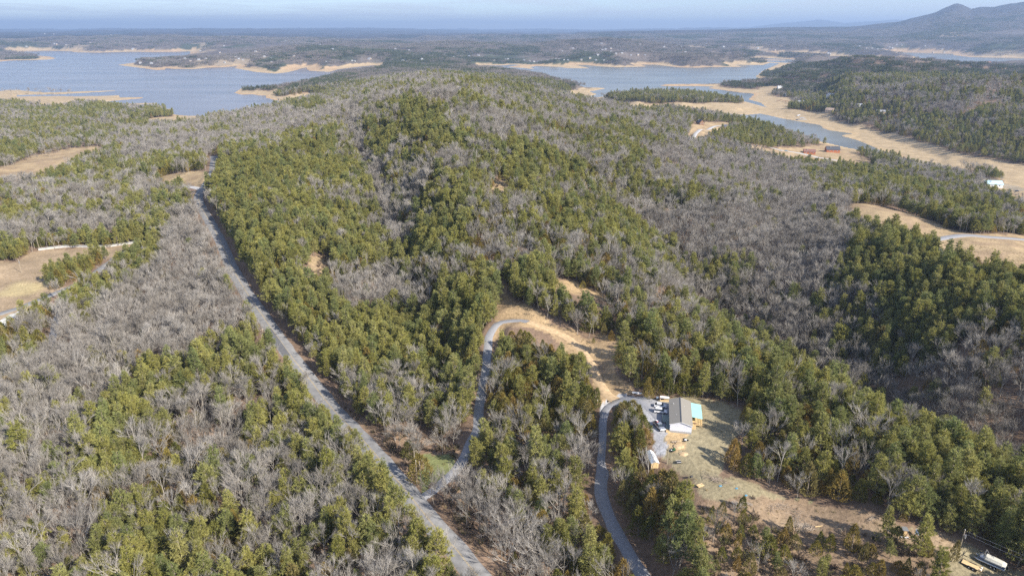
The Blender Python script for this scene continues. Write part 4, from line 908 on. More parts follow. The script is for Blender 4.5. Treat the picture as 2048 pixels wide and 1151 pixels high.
# ---- pontoon boat on its trailer
ba, bb = P(1951, 1113), P(2010, 1146); ba.z = bb.z = (ba.z + bb.z) / 2
mid = (ba + bb) / 2; rz = math.atan2(bb.y - ba.y, bb.x - ba.x); mid.z = ground(mid.x, mid.y)
bl = (bb - ba).length
bt = thing('pontoon_boat', 'pontoon boat under a pale grey cover, parked on its trailer', 'boat', mid + Vector((0, 0, .62)), rz)
for y in (-.85, .85):
    o = OB(); o.tube((-bl / 2 + .5, y, .3), (bl / 2 - .2, y, .3), .32, k=14); o.tube((-bl / 2 + .5, y, .3), (-bl / 2 - .3, y, .45), .32, .05, 14); o.build('pontoon', m_alu, bt)
OB().box(.1, 0, .68, bl - .5, 2.35, .1).build('deck', m_deck, bt)
b = OB(); b.box(.1, 1.14, 1.0, bl - .9, .05, .55); b.box(.1, -1.14, 1.0, bl - .9, .05, .55); b.box(bl / 2 - .3, 0, 1.0, .05, 2.2, .55); b.build('side_panel', m_navy, bt)
b = OB(); B = b.bm
st = [(-bl / 2 + 1.5, 1.0, 1.35), (-bl / 2 + 2.1, 1.25, 1.95), (0, 1.25, 1.9), (bl / 2 - 1, 1.22, 1.75), (bl / 2 - .2, 1.0, 1.35)]; rings = []
for x, hw, top in st: rings.append([B.verts.new((x, hw * c_, z_)) for c_, z_ in ((-1, 1.05), (-.98, 1.35), (-.6, top), (0, top + .1), (.6, top), (.98, 1.35), (1, 1.05))])
for i in range(4):
    for j in range(6): B.faces.new((rings[i][j], rings[i][j + 1], rings[i + 1][j + 1], rings[i + 1][j]))
B.faces.new(rings[0]); B.faces.new(rings[-1][::-1]); b.build('canvas_cover', m_cover, bt)
b = OB(); b.ball((-bl / 2 + 1.5, 0, 1.2), .95, 1.0, .42, .04); b.build('bow_cover', m_csil, bt)
b = OB()
for y in (-.9, .9): b.tube((-bl / 2 + 2.0, y, 1.2), (-bl / 2 + 1.7, y, 2.9), .04); b.tube((-bl / 2 + 2.9, y, 1.3), (-bl / 2 + 1.7, y, 2.9), .04)
b.tube((-bl / 2 + 1.7, -.9, 2.9), (-bl / 2 + 1.7, .9, 2.9), .06); b.build('folded_top_frame', m_alu, bt)
b = OB(); b.box(bl / 2 + .1, 0, .8, .4, .5, 1.1); b.build('outboard_motor', m_dark, bt, .05)
bt2 = thing('boat_trailer', 'dark metal trailer carrying the covered pontoon boat', 'trailer', mid, rz)
b = OB(); b.box(0, -.6, .52, bl - .6, .1, .12); b.box(0, .6, .52, bl - .6, .1, .12)
for x in (-2, -.6, .8, 2): b.box(x, 0, .52, .1, 2.0, .1)
b.tube((-bl / 2 + .3, -.6, .5), (-bl / 2 - 1.1, 0, .45), .05); b.tube((-bl / 2 + .3, .6, .5), (-bl / 2 - 1.1, 0, .45), .05); b.build('frame', m_dark, bt2)
for x in (.3, 1.1):
    for y in (-1.05, 1.05): wh = OB().tube((x, y - .09, .3), (x, y + .09, .3), .3, k=14).build('wheel', m_rub, bt2); OB().tube((x, y - .1, .3), (x, y + .1, .3), .17, k=10).build('rim', m_white, wh)
CLEAR.append(((mid.x, mid.y), 6)); CLEAR.append(((mid.x - 3, mid.y + 3), 4))
# ---- flat utility trailer
ta, tb = P(1925, 1123), P(1962, 1144); mid = (ta + tb) / 2; rz = math.atan2(tb.y - ta.y, tb.x - ta.x); mid.z = ground(mid.x, mid.y); tl = (tb - ta).length + .3
ut = thing('utility_trailer', 'flat utility trailer with yellow plank bed beside the boat', 'trailer', mid, rz)
OB().box(0, 0, .62, tl, 1.7, .06).build('plank_bed', m_ply, ut)
b = OB(); b.box(0, .88, .6, tl + .1, .06, .14); b.box(0, -.88, .6, tl + .1, .06, .14); b.box(tl / 2, 0, .6, .06, 1.8, .14); b.box(-tl / 2, 0, .6, .06, 1.8, .14)
b.tube((-tl / 2, -.7, .56), (-tl / 2 - 1.2, 0, .5), .05); b.tube((-tl / 2, .7, .56), (-tl / 2 - 1.2, 0, .5), .05); b.build('frame', m_dark, ut)
for x in (-.45, .45):
    for y in (-.98, .98): wh = OB().tube((x, y - .08, .3), (x, y + .08, .3), .3, k=14).build('wheel', m_rub, ut); OB().tube((x, y - .09, .3), (x, y + .09, .3), .17, k=10).build('rim', m_white, wh)
for y in (-.9, .9): OB().box(0, y, .68, 1.7, .3, .06).build('mudguard', m_dark, ut)
for y in (-.5, .5): OB().tube((tl / 2 - .3, y, .66), (tl / 2 - .3, y, .95), .2, k=12).build('bucket', m_white, ut)
CLEAR.append(((mid.x, mid.y), 4))
g_ = P(1925, 1112); gt = thing('trailer_ramp', 'black steel loading ramp frame standing ahead of the plank trailer', 'ramp', g_, rz)
b = OB()
for y in (-.7, .7): b.box(0, y, .75, .08, .08, 1.5)
for z in (.3, .75, 1.2, 1.48): b.box(0, 0, z, .07, 1.4, .07)
b.box(.5, -.7, .1, 1, .08, .08); b.box(.5, .7, .1, 1, .08, .08); b.build('frame', m_dark, gt)

# ---- well house, solar panel
q = P(1807, 1069.5); rz = R_(-6); wh_ = thing('well_house', 'tiny brown wooden hut with white roof alone in the cleared strip', 'hut', q, rz)
OB().box(0, 0, 1.0, 1.15, 1.15, 2.1).build('wall', m_brown, wh_); OB().slab([(-.75, -.7, 2.05), (.75, -.7, 2.05), (.75, .7, 2.35), (-.75, .7, 2.35)], .07).build('roof', m_alu, wh_)
d_ = OB().box(0, -.6, .95, .75, .06, 1.7).build('door', m_ply, wh_); OB().box(.28, -.65, .95, .05, .05, .14).build('handle', m_dark, d_); OB().box(0, -.75, .03, 1.9, .5, .12).build('sill', m_white, wh_)
q = P(1834, 1071); sp = thing('solar_panel', 'small tilted solar panel on a post right of the tiny brown hut', 'solar panel', q, R_(-35))
OB().tube((0, 0, -.2), (0, 0, 1.1), .06).build('post', m_brown, sp); pn = OB().box(0, 0, 1.25, 1.1, 1.5, .05, 0, R_(38)).build('panel', m_panel, sp)
b = OB()
for x in (-.55, -.18, .18, .55): b.box(x, 0, 1.255, .05, 1.5, .07, 0, R_(38))
b.build('panel_frame', m_white, pn)
# ---- odds and ends round the yard
def pile(name, label, cat, px, py, parts, rz=0, clear_r=2.2):
    q = P(px, py); t = thing(name, label, cat, q, rz)
    for nm, m, fn in parts:
        b = OB(); fn(b)
        if nm[-1] == '*': islands(nm[:-1], m, t, b)
        else: b.build(nm, m, t)
    CLEAR.append(((q.x, q.y), clear_r)); return t
def rocks(n, R_s, s0, s1):
    def f(b):
        for _ in range(n): a = random.uniform(0, 6.28); r = R_s * math.sqrt(random.random()); s = random.uniform(s0, s1); b.ball((r * math.cos(a), r * math.sin(a) * .6, s * .4), s, s * random.uniform(.6, 1), s * .6, .2, 1)
    return f
def sticks(n, L, R_s, r, flat=.12):
    def f(b):
        for _ in range(n):
            a = random.gauss(0, .5) + (random.random() < .2) * 1.5; c = Vector((random.gauss(0, R_s), random.gauss(0, R_s * .4), random.uniform(.08, .7) * flat * 5)); d = Vector((math.cos(a), math.sin(a), random.gauss(0, flat))) * L * random.uniform(.3, .6)
            b.tube(c - d, c + d, r * random.uniform(.6, 1.2), r * .4, 5)
    return f
pile('rubbish_heap', 'heap of black and white plastic bags in the yard below the house', 'rubbish heap', 1371, 880, [('black_bag*', m_dark, rocks(7, 1.3, .25, .45)), ('white_bag*', m_white, rocks(4, .7, .2, .4))])
pile('firewood_heap', 'low heap of dark logs left of the plastic bags in the yard', 'log heap', 1348, 884, [('log*', m_log, sticks(12, 1.0, .7, .1)), ('dark_log*', m_dark, rocks(5, 1, .12, .25))])
pile('dirt_mound', 'bare mound of yellow dirt in the yard below the house', 'dirt mound', 1357, 892, [('mound', m_dirt, lambda b: b.ball((0, 0, -.2), 1.9, 1.4, .75, .06, 3))])
pile('dirt_mound', 'lower flatter ring of pale stones and dirt below the yellow mound', 'dirt mound', 1368, 906, [('mound', m_dirt, lambda b: b.ball((0, 0, -.25), 1.7, 1.1, .5, .06, 3)), ('stone*', m_rock, rocks(14, 1.7, .08, .18))])
pile('riding_mower', 'dark green riding mower in the yard right of the lamp pole', 'lawn mower', 1346, 901, [('body', m_green, lambda b: (b.box(0, 0, .45, 1.5, .6, .3), b.box(.45, 0, .7, .6, .5, .3))), ('seat', m_dark, lambda b: (b.box(-.3, 0, .75, .4, .4, .1), b.box(-.5, 0, 1, .1, .4, .4))), ('mower_deck', m_dark, lambda b: b.box(-.05, 0, .25, .8, 1.1, .15)), ('wheel*', m_rub, lambda b: (b.tube((-.5, .3, .28), (-.5, .5, .28), .28), b.tube((-.5, -.5, .28), (-.5, -.3, .28), .28), b.tube((.6, .3, .2), (.6, .45, .2), .2), b.tube((.6, -.45, .2), (.6, -.3, .2), .2)))], .5)
pile('fire_box', 'square black fire box on the dirt below the mower', 'fire box', 1357, 925, [('box', m_dark, lambda b: (b.box(0, 0, .3, 1.4, .9, .5), b.box(-.3, 0, .58, .5, .6, .1))), ('rail*', m_white, lambda b: (b.box(0, -.48, .55, 1.5, .06, .08), b.box(0, .48, .55, 1.5, .06, .08)))], .1)
pile('yard_grill', 'small dark barrel grill standing on legs in the cleared strip', 'grill', 1382, 957, [('drum', m_dark, lambda b: b.tube((-.4, 0, .9), (.4, 0, .9), .3, k=12)), ('leg*', m_dark, lambda b: [b.tube((x, y, 0), (x, y * .6, .8), .03) for x in (-.3, .3) for y in (-.3, .3)]), ('lid_handle', m_alu, lambda b: b.box(0, -.3, 1.05, .4, .05, .05))], .4)
pile('lumber_stack', 'cream stack of sawn boards on the ground below the grill', 'lumber stack', 1400, 971, [('board*', m_ply, lambda b: [b.box(random.gauss(0, .05), (i % 4 - 1.5) * .3, .15 + .1 * (i // 4), 2.1, .27, .08, random.gauss(0, .05)) for i in range(12)]), ('bearer*', m_dark, lambda b: [b.box(x, 0, .05, .12, 1.4, .1) for x in (-.8, .8)])], .5)
pile('water_tank', 'blue grey barrel tank at the tree edge left of the board stack', 'tank', 1377, 982, [('tank', m_steel, lambda b: (b.tube((-.6, 0, .5), (.6, 0, .5), .5, k=14),)), ('saddle*', m_dark, lambda b: (b.box(-.4, 0, .1, .15, .9, .25), b.box(.4, 0, .1, .15, .9, .25))), ('cap', m_white, lambda b: b.tube((0, 0, .98), (0, 0, 1.1), .15))], -.4)
pile('wooden_pallet', 'grey wooden pallet frame lying in the brown grass', 'pallet', 1469, 1005, [('slat*', m_log, lambda b: [b.box(0, -.7 + .35 * i, .22, 1.9, .12, .04) for i in range(5)]), ('stringer*', m_brown, lambda b: [b.box(x, 0, .1, .08, 1.6, .16) for x in (-.85, 0, .85)])], .6)
pile('plank_heap', 'long loose grey planks lying right of the pallet', 'planks', 1492, 1006, [('plank*', m_log, lambda b: [b.box(random.gauss(0, .2), -.3 + .2 * i, .1 + .03 * i, 3.4, .14, .05, random.gauss(0, .06)) for i in range(5)])], -.5)
for px, py, lb in ((1440.5, 971, 'crumpled bright blue tarp at the brush edge, the upper left one of three'), (1473, 976, 'crumpled bright blue tarp, the small middle one of three'), (1492, 990, 'crumpled bright blue tarp in brown grass, the lower right one of three')):
    pile('blue_tarp', lb, 'tarp', px, py, [('sheet', m_blue, lambda b: b.ball((0, 0, .06), .5, .36, .12, .3, 2))], .3)
pile('brush_pile', 'big grey pile of cut branches in the cleared strip right of the planks', 'brush pile', 1615, 1052, [('branches', m_log, sticks(90, 3.4, 2.2, .05, .1)), ('pale_log', m_ply, lambda b: b.tube((1.8, -.6, .6), (4.6, .1, .7), .12, .1))], -.1, 4)
pile('brush_pile', 'grey tangle of cut branches by the cedars left of the blue tarps', 'brush pile', 1430, 958, [('branches', m_log, sticks(80, 2.6, 2.0, .045, .14))], -.5, 3)
pile('brush_pile', 'long grey windrow of cut branches along the edge of the cedar wood', 'brush pile', 1560, 1012, [('branches', m_log, sticks(110, 3.0, 4.2, .045, .1))], -.42, 3)
pile('brush_pile', 'small pile of pale branches beside the tree edge left of the tiny hut', 'brush pile', 1744, 1036, [('branches', m_log, sticks(30, 2.0, .8, .05, .1))], .7, 2)
pile('brush_pile', 'pile of cut limbs under the trees above the green verge', 'brush pile', 862, 885, [('branches', m_log, sticks(80, 3.0, 2.4, .06, .16))], -.3, 4)
pile('canopy_frame', 'low carport with white sheet roof against the trees behind the cars', 'carport', 1329, 801, [('roof', m_wroof, lambda b: b.slab([(-1.6, -.5, 1.5), (1.6, -.5, 1.3), (1.6, .6, 1.5), (-1.6, .6, 1.7)], .06)), ('post*', m_lum, lambda b: [b.box(x, y, .7, .08, .08, 1.5) for x in (-1.5, 0, 1.5) for y in (-.4, .5)]), ('floor', m_ply, lambda b: b.box(0, 0, .05, 3.1, 1.1, .1))], -.1)
pile('yard_cart', 'black cart with a blue tub standing left of the white carport', 'cart', 1315, 799, [('cart', m_dark, lambda b: (b.box(0, 0, .5, 1.3, 1, .5), b.tube((-.9, 0, .5), (-.6, 0, .5), .05))), ('tub', m_steel, lambda b: b.box(0, .1, .95, 1.0, .8, .4)), ('wheel*', m_rub, lambda b: (b.tube((0, .5, .3), (0, .65, .3), .3), b.tube((0, -.65, .3), (0, -.5, .3), .3))), ('post', m_white, lambda b: b.box(.9, -.3, .6, .12, .12, 1.2))])
pile('sheet_stack', 'long white panel stack lying beside the gravel behind the cedar', 'panel stack', 1276, 787, [('sheets', m_white, lambda b: b.box(0, 0, .3, 4.2, .7, .45)), ('bearer*', m_log, lambda b: [b.box(x, 0, .04, .1, 1, .1) for x in (-1.5, 0, 1.5)])], -.33)
for px, py, lb in ((1252, 790, 'pale marker post at the far edge of the gravel turning area'), (1195, 802, 'grey marker post left of the gravel turning area')):
    pile('marker_post', lb, 'post', px, py, [('post', m_white, lambda b: b.box(0, 0, .5, .14, .14, 1.1)), ('top_cap', m_alu, lambda b: b.box(0, 0, 1.07, .18, .18, .05))], 0, 1)
pile('road_sign', 'small white road marker board at the left edge of the county road', 'sign', 413, 456, [('board', m_white, lambda b: b.box(0, 0, .9, 1.8, .06, .6)), ('post*', m_pole, lambda b: (b.box(-.7, .06, .5, .1, .1, 1.1), b.box(.7, .06, .5, .1, .1, 1.1)))], -.2)
# ---- white block wall along the left drive
wp = line([(77, 500.5), (110, 496.5), (150, 494), (200, 494.5), (240, 490.5), (286, 485)], 3.0); wz = ground(wp[:, 0], wp[:, 1])
def wallmesh(L, z, th, h0, h1):
    d = np.gradient(L, axis=0); d /= np.hypot(d[:, 0], d[:, 1])[:, None]; nn_ = np.stack([d[:, 1], -d[:, 0]], -1) * th / 2; V = []
    for s_, zz in ((-1, h0), (1, h0), (1, h1), (-1, h1)): V.append(np.column_stack([L + nn_ * s_, z + zz]))
    V = np.stack(V, 1).reshape(-1, 3); Fc = [(4 * i + j, 4 * i + (j + 1) % 4, 4 * i + 4 + (j + 1) % 4, 4 * i + 4 + j) for i in range(len(L) - 1) for j in range(4)]
    Fc += [(0, 1, 2, 3), (len(V) - 4, len(V) - 3, len(V) - 2, len(V) - 1)]; return V, Fc
t = thing('block_wall', 'long white painted block wall curving behind the left field', 'wall', (wp[0][0], wp[0][1], wz[0]))
V, Fc = wallmesh(wp - wp[0], wz - wz[0], .35, -.8, 1.35); m_wall = mm('dull_white_block', (.52,.51,.49), .9, .6, .18); link('wall', netmesh('wall', V, Fc, m_wall, False), t)
V, Fc = wallmesh(wp - wp[0], wz - wz[0], 1.3, 1.352, 1.47); link('coping', netmesh('coping', V, Fc, m_wall, False), t)
for q in wp[::2]:
    for k_c in (3, 7, 11): dq = -q / np.hypot(*q) * k_c; CLEAR.append(((q[0] + dq[0], q[1] + dq[1]), 3.2))
# rocks at the left edge
q = P(14, 642); t = thing('rock_bank', 'bank of loose white rocks below the paved drive at the left edge', 'rocks', q, .6); OB_ = OB(); rocks(60, 6, .35, .8)(OB_); OB_.build('rocks', m_rock, t)

# ---- houses farther off
def far_house(px, py, W, L, wh, rh, mw_, mr_, label, rz=0, group=None, wing=None, name='house', cat='house', parts=True, zz_=None):
    q = P(px, py)
    if zz_: q2_ = plane(px, py, zz_); q = Vector((q2_[0], q2_[1], ground(q2_[0], q2_[1])))
    t = thing(name, label, cat, q, rz, group)
    b = OB(); b.prism([(-W / 2, -L / 2, -2), (W / 2, -L / 2, -2), (W / 2, -L / 2, wh), (0, -L / 2, wh + rh), (-W / 2, -L / 2, wh)], (0, L, 0))
    if wing: a, c = wing; b.prism([(W / 2 - .2, -a / 2, -2), (W / 2 - .2, a / 2, -2), (W / 2 - .2, a / 2, wh * .9), (W / 2 - .2, 0, wh * .9 + rh * .8), (W / 2 - .2, -a / 2, wh * .9)], (c, 0, 0))
    b.build('wall', mw_, t); o = .5; s_ = rh / (W / 2); rf = OB()
    rf.slab([(-W / 2 - o, -L / 2 - o, wh - o * s_ + .2), (0, -L / 2 - o, wh + rh + .2), (0, L / 2 + o, wh + rh + .2), (-W / 2 - o, L / 2 + o, wh - o * s_ + .2)], .18)
    rf.slab([(.004, -L / 2 - o, wh + rh + .2), (W / 2 + o, -L / 2 - o, wh - o * s_ + .2), (W / 2 + o, L / 2 + o, wh - o * s_ + .2), (.004, L / 2 + o, wh + rh + .2)], .18)
    if wing:
        a, c = wing; x0_ = 0; x1_ = W / 2 + c + o; zz = wh * .9 + rh * .8 + .1; ze = wh * .9 - o * rh * .8 / (a / 2) + .1
        rf.slab([(x0_, 0, zz), (x1_, 0, zz), (x1_, -a / 2 - o, ze), (x0_, -a / 2 - o, ze)], .15); rf.slab([(x0_, .004, zz), (x1_, .004, zz), (x1_, a / 2 + o, ze), (x0_, a / 2 + o, ze)], .15)
    r_ = rf.build('roof', mr_, t)
    if parts:
        OB().box(-W * .22, L * .2, wh + rh * .7 + .5, .8, .8, 1.8).build('chimney', m_block, r_)
        for x in (-W * .28, W * .28): f = OB().box(x, -L / 2 - .03, wh * .55, 1.3, .06, 1.3).build('window', m_white, t); OB().box(x, -L / 2 - .06, wh * .55, 1.05, .05, 1.05).build('pane', m_glass, f)
        OB().box(0, -L / 2 - .03, 1.05, 1.0, .08, 2.1).build('door', m_brown, t)
        for y in (-L * .3, 0, L * .3):
            f = OB().box(-W / 2 - .03, y, wh * .55, .06, 1.4, 1.3).build('window', m_white, t); OB().box(-W / 2 - .06, y, wh * .55, .05, 1.1, 1.05).build('pane', m_glass, f)
    CLEAR.append(((q.x, q.y), max(W, L) * .62 + 3)); 
    # open the view towards the camera a little
    dq = Vector((-q.x, -q.y)).normalized()
    for k_c in ((10, 22, 36, 52) if q.length < 700 else (10, 20, 32, 44, 56, 70, 84)): CLEAR.append(((q.x + dq.x * k_c, q.y + dq.y * k_c), max(W, L) * .5 + 3)); return t
pi = math.pi
far_house(1400, 249, 9, 12, 4, 4.5, m_brown, m_dkroof, 'dark brown house with steep gable standing left on the wooded rise', .3)
far_house(1452, 259, 8, 12, 5.2, 2.8, m_tan, m_gray, 'cream two storey house at the right end of the wooded rise', .15)
far_house(1618, 307, 10, 17, 3.6, 3.2, m_redwall, m_rroof, 'red log house with rust brown roof beside the pale village street', pi / 2 - .25, wing=(7, 2.5))
far_house(1664, 304, 12, 20, 4.6, 4.4, m_redwall, m_dkroof, 'large red house with charcoal gables, right of the red log house', pi / 2 - .15, wing=(9, 3))
far_house(1984, 372, 12, 18, 3.4, 3.2, m_white, m_lblue, 'white ranch house with pale blue roof by the dry inlet at right', pi / 2 - .2, wing=(10, 3))
far_house(70, 273, 8, 12, 5, 1.6, m_white, m_dkroof, 'white two storey house with dark roof in the pines at far left', pi / 2)
far_house(125, 266, 9, 15, 3, 2.6, m_tan, m_troof, 'house with tan roof among pines in the left woods', pi / 2 - .2)
far_house(163, 261, 9, 14, 3, 2.8, m_tan, m_groof, 'house with large green metal roof among pines at left', pi / 2)
far_house(203, 270, 7, 12, 2.8, 1.5, m_brown, m_groof, 'low open barn with green roof right of the green roofed house', pi / 2, name='barn', cat='barn')
far_house(163, 223, 10, 17, 3.2, 2, m_white, m_wroof, 'white roofed house half hidden by pines near the left lake shore', pi / 2)
far_house(266, 231, 10, 18, 3.2, 2.2, m_block, m_galv, 'house with pale grey metal roof near the left lake shore', pi / 2)
far_house(10, 313, 6, 8, 3, 1.2, m_white, m_wroof, 'small white building at the far left edge by the straw field', pi / 2)
far_house(295, 329, 4, 6, 2.5, 1.2, m_tan, m_ply, 'tiny cream shed in the pines left of the upper road bend', pi / 2, name='shed', cat='shed')
far_house(74, 384, 5, 7, 2.5, 1.4, m_white, m_lblue, 'small pale teal shed near the thin poles at left', pi / 2, name='shed', cat='shed')
far_house(990, 201, 10, 14, 5, 4.5, m_white, m_gray, 'white gabled house standing behind the bare hilltop', .5)
far_house(1661, 196, 14, 18, 6, 5.5, m_white, m_gray, 'big white gabled house at the foot of the dark hill', .4, wing=(10, 4))
far_house(1606, 208, 12, 30, 5.5, 3.5, m_side, m_gray, 'wide grey blue house left of the big white gabled house', pi / 2 - .1)
far_house(1660, 224, 12, 18, 5, 4, m_tan, m_troof, 'tan house on the mud shore below the big white house', .6, wing=(9, 4))
far_house(1769, 226, 10, 34, 3.5, 2.5, m_tan, m_gray, 'very long low house in the dark hillside woods', pi / 2 - .1)
far_house(1720, 212, 8, 12, 3, 2, m_white, m_wroof, 'small white house in the woods right of the big white house', pi / 2)
far_house(1560, 176, 10, 16, 4, 2.5, m_white, m_wroof, 'white house at the foot of the dark point of land', pi / 2)
far_house(1572, 192, 10, 14, 4, 4, m_side, m_gray, 'grey gabled house among bare trees near the dry cove', .3)
far_house(1620, 192, 9, 18, 4, 2.5, m_side, m_galv, 'pale metal roofed house just left of the big white house', pi / 2)
far_house(1643, 210, 8, 14, 4, 2.5, m_white, m_troof, 'white house with tan roof between the grey blue and tan houses', pi / 2)
far_house(1974, 134, 16, 24, 7, 5, m_redwall, m_rroof, 'red house on the low point beyond the dark hill', pi / 2, zz_=16)
far_house(2016, 141, 14, 40, 6, 4, m_white, m_wroof, 'long white roofed building right of the distant red house', pi / 2, zz_=16)
far_house(639, 203, 9, 20, 3, 2, m_steel, m_blue, 'blue roofed boathouse on the mud below the wooded point', pi / 2 + .3, name='boathouse', cat='boathouse')
for px, py, rz_, m, lb in ((1561, 302, -.3, m_cwhite, 'white car parked left of the pale blue car beside the village street'), (1572.5, 302.5, -.2, mat('pale_blue_paint', (.35, .6, .75), .3, .2), 'pale blue car parked beside the village street'), (1611, 318, .1, mat('black_paint', (.02, .02, .03), .3, .2), 'black pickup parked below the red log house'), (2034, 383, .2, mat('charcoal_paint', (.03, .03, .04), .3, .2), 'dark car parked right of the pale blue roofed house')):
    q = P(px, py); vehicle('parked_car', lb, q, rz_, 'pickup' if 'pickup' in lb else 'car', m, 5.2); CLEAR.append(((q.x, q.y), 9))
clear(1561, 306, 8); clear(1611, 322, 8); clear(1590, 305, 9); clear(1640, 317, 9)
# docks stranded on the mud
q = P(1599, 231); t = thing('gangway', 'long white gangway lying on the dry mud above the inlet', 'gangway', q, R_(52)); OB().box(0, 0, .9, 34, 2.6, .3).build('walkway', m_white, t); OB().box(0, 1.35, 1.5, 34, .1, .9).build('railing', m_alu, t); [OB().box(x, 0, .2, .6, 3, 1.4).build('float', m_block, t) for x in (-15, -5, 5, 15)]
q = P(1603, 239.5); t = thing('boat_dock', 'roofed floating dock stranded on the mud below the white gangway', 'dock', q, R_(8)); OB().box(0, 0, .5, 22, 9, .7).build('floor', m_block, t); OB().slab([(-6, -4, 4.2), (7, -4, 4.2), (5, 4, 4.9), (-4, 4, 4.9)], .25).build('roof', m_gray, t); [OB().tube((x, y, .6), (x, y, 4.2), .15).build('post', m_white, t) for x in (-5, 6) for y in (-3.5, 3.5)]
for i, (px, py) in enumerate(((1556, 203), (1562, 201.5), (1568, 203.5), (1574, 204))):
    q = P(px, py); t = thing('beach_shelter', ['dark shelter on the dry cove mud, leftmost of four', 'dark shelter on the dry cove mud, second from the left of four', 'dark shelter on the dry cove mud, third from the left of four', 'dark shelter on the dry cove mud, rightmost of four'][i], 'shelter', q, .2, 'dark shelters on the dry cove mud')
    OB().slab([(-3.5, -2.5, 2.8), (3.5, -2.5, 2.8), (3.5, 2.5, 3.6), (-3.5, 2.5, 3.6)], .3).build('roof', m_brown, t); [OB().box(x, y, 1.4, .3, .3, 3).build('post', m_brown, t) for x in (-3, 3) for y in (-2, 2)]
# villages far over the water: one small shape of each kind, copied
grp = {
 'pale house on the promontory across the left lake': [(281,127),(303,128),(360,121),(381,122.5),(390,114),(401,103),(448,92.5),(440,106),(472,115.5),(486,120.5),(449,126),(497,130),(511,104),(529,114),(542,118),(412,119),(398,120.5),(370,118),(478,118.5),(543,125)],
 'pale house on the low points in the middle of the far shore': [(652,124),(640,90.5),(665,99),(588,113),(704,122),(709,123),(737,119),(740,118),(791,99),(818,101),(803,124),(806,122.5),(844,119),(908,115.5),(938,113),(988,122),(1011,120),(1016,119),(1048,121),(556,81),(571,83),(676,83),(770,101),(858,107),(957,112)],
 'pale house in the lakeside town at the centre right': [(1059,123),(1068,124.5),(1076,124),(1103,120.5),(1112,118),(1118,119),(1136,121),(1163,120.5),(1178,106),(1205,101),(1211,99.5),(1222,98),(1232,108),(1244,107),(1262,111),(1276,110.5),(1290,111),(1222,104),(1264,103),(1280,90),(1328,94.5),(1203,88),(1350,105),(1358,106),(1371,105),(1359,93.5),(1362,94.5),(1380,94),(1192,121),(1208,121.5),(1084,123.5),(1095,122.5),(1128,121),(1146,98),(1125,103),(1180,117),(1196,111),(1245,103)],
 'pale house along the wooded shore below the mountain': [(1447,94.5),(1412,89),(1516,97.5),(1578,84),(1656,107.5),(1660,108.5),(1719,93.5),(1733,97),(1744,97.5),(1779,95),(1793,90),(1804,91.5),(1850,93),(1884,99.5),(1888,105.5),(1866,106),(1784,97),(1755,99),(1738,101),(1550,101)],
 'pale farm building on the far left shore': [(53,94),(84,84),(108,88),(113,89),(133,90.5),(89,68.5),(108,69),(180,86),(190,80.5),(198,79),(265,99.5),(267,98.5),(222,71),(328,76)]}
m_fw = mm('weathered_white', (.42,.42,.42), .8, .1, .1); m_fr = mm('weathered_grey_roof', (.34,.34,.35), .8, .1, .15)
pal = [(m_fw, m_fr), (m_tan, m_gray), (m_fw, m_gray), (m_fw, m_fr)]; protos = {}
for gl, pts in grp.items():
    for i, (px, py) in enumerate(pts):
        q = P(px, py); d = math.hypot(q.x, q.y); s = (1.0 + .00010 * (d - 3000)) * random.uniform(.55, .85); a = pal[(i * 7) % 4]; key = (i * 7) % 4
        if key not in protos:
            tt = []
            b = OB(); b.prism([(-7, -5, -3), (7, -5, -3), (7, -5, 5), (-7, -5, 5)], (0, 10, 0)); tt.append(b)
            b2 = OB(); b2.slab([(-8, -6, 4.9), (8, -6, 4.9), (6.5, 0, 8.6), (-6.5, 0, 8.6)], .3); b2.slab([(-8, 6, 4.9), (8, 6, 4.9), (6.5, .01, 8.6), (-6.5, .01, 8.6)], .3); b2.prism([(-8, -6, 4.8), (-8, 6, 4.8), (-6.5, 0, 8.3)], (.3, 0, 0)); b2.prism([(8, -6, 4.8), (8, 6, 4.8), (6.5, 0, 8.3)], (-.3, 0, 0)); tt.append(b2)
            ww = tt[0].build('wall', a[0]); r2 = tt[1].build('roof', a[1]); protos[key] = (ww.data, r2.data); bpy.data.objects.remove(ww); bpy.data.objects.remove(r2)
        t = thing('distant_house', 'small ' + gl, 'house', q, random.uniform(-.5, .5), gl.replace('pale house', 'pale houses').replace('building', 'buildings'))
        t.scale = (s, s, s); link('wall', protos[key][0], t); link('roof', protos[key][1], t); CLEAR.append(((q.x, q.y), 24 + d * .004)); dq = Vector((-q.x, -q.y)).normalized() * 45; CLEAR.append(((q.x + dq.x, q.y + dq.y), 34))
# ------------------------------------------------------------------ plant the woods
S1 = sow(70, 620, 3.32); S2 = sow(620, 1150, 4.6); S3 = sow(1150, 2300, 6.2)
x, y, z, t, kz = [np.concatenate(a) for a in zip(S1, S2, S3)]
ax_, ay_ = cells(90, 460, 2.1); ak = classify(ax_, ay_); am = np.isin(ak, [i for i, z_ in enumerate(ZN) if z_[2] in ('red', 'litter2', 'straw')]) & (rng.random(len(ax_)) < .85) & (fbm(ax_ * .6 + ay_ * .8, ay_ * .6 - ax_ * .8, 12, 2, 150) > np.where(np.isin(ak, [i for i, z_ in enumerate(ZN) if z_[2] == 'straw']), .56, .36))
for nme, (L, rzz, w) in ROADS.items(): am[am] = segdist(ax_[am], ay_[am], [(L[q], L[q + 1]) for q in range(0, len(L) - 1, 1)])[0] > w / 2 + 1.2
for q, rad in CLEAR: am &= np.hypot(ax_ - q[0], ay_ - q[1]) > rad
ax_, ay_ = ax_[am], ay_[am]; nb_ = len(ax_); x = np.concatenate([x, ax_]); y = np.concatenate([y, ay_]); z = np.concatenate([z, glook(Z, ax_, ay_)]); t = np.concatenate([t, np.full(nb_, 3)]); kz = np.concatenate([kz, ak[am]])
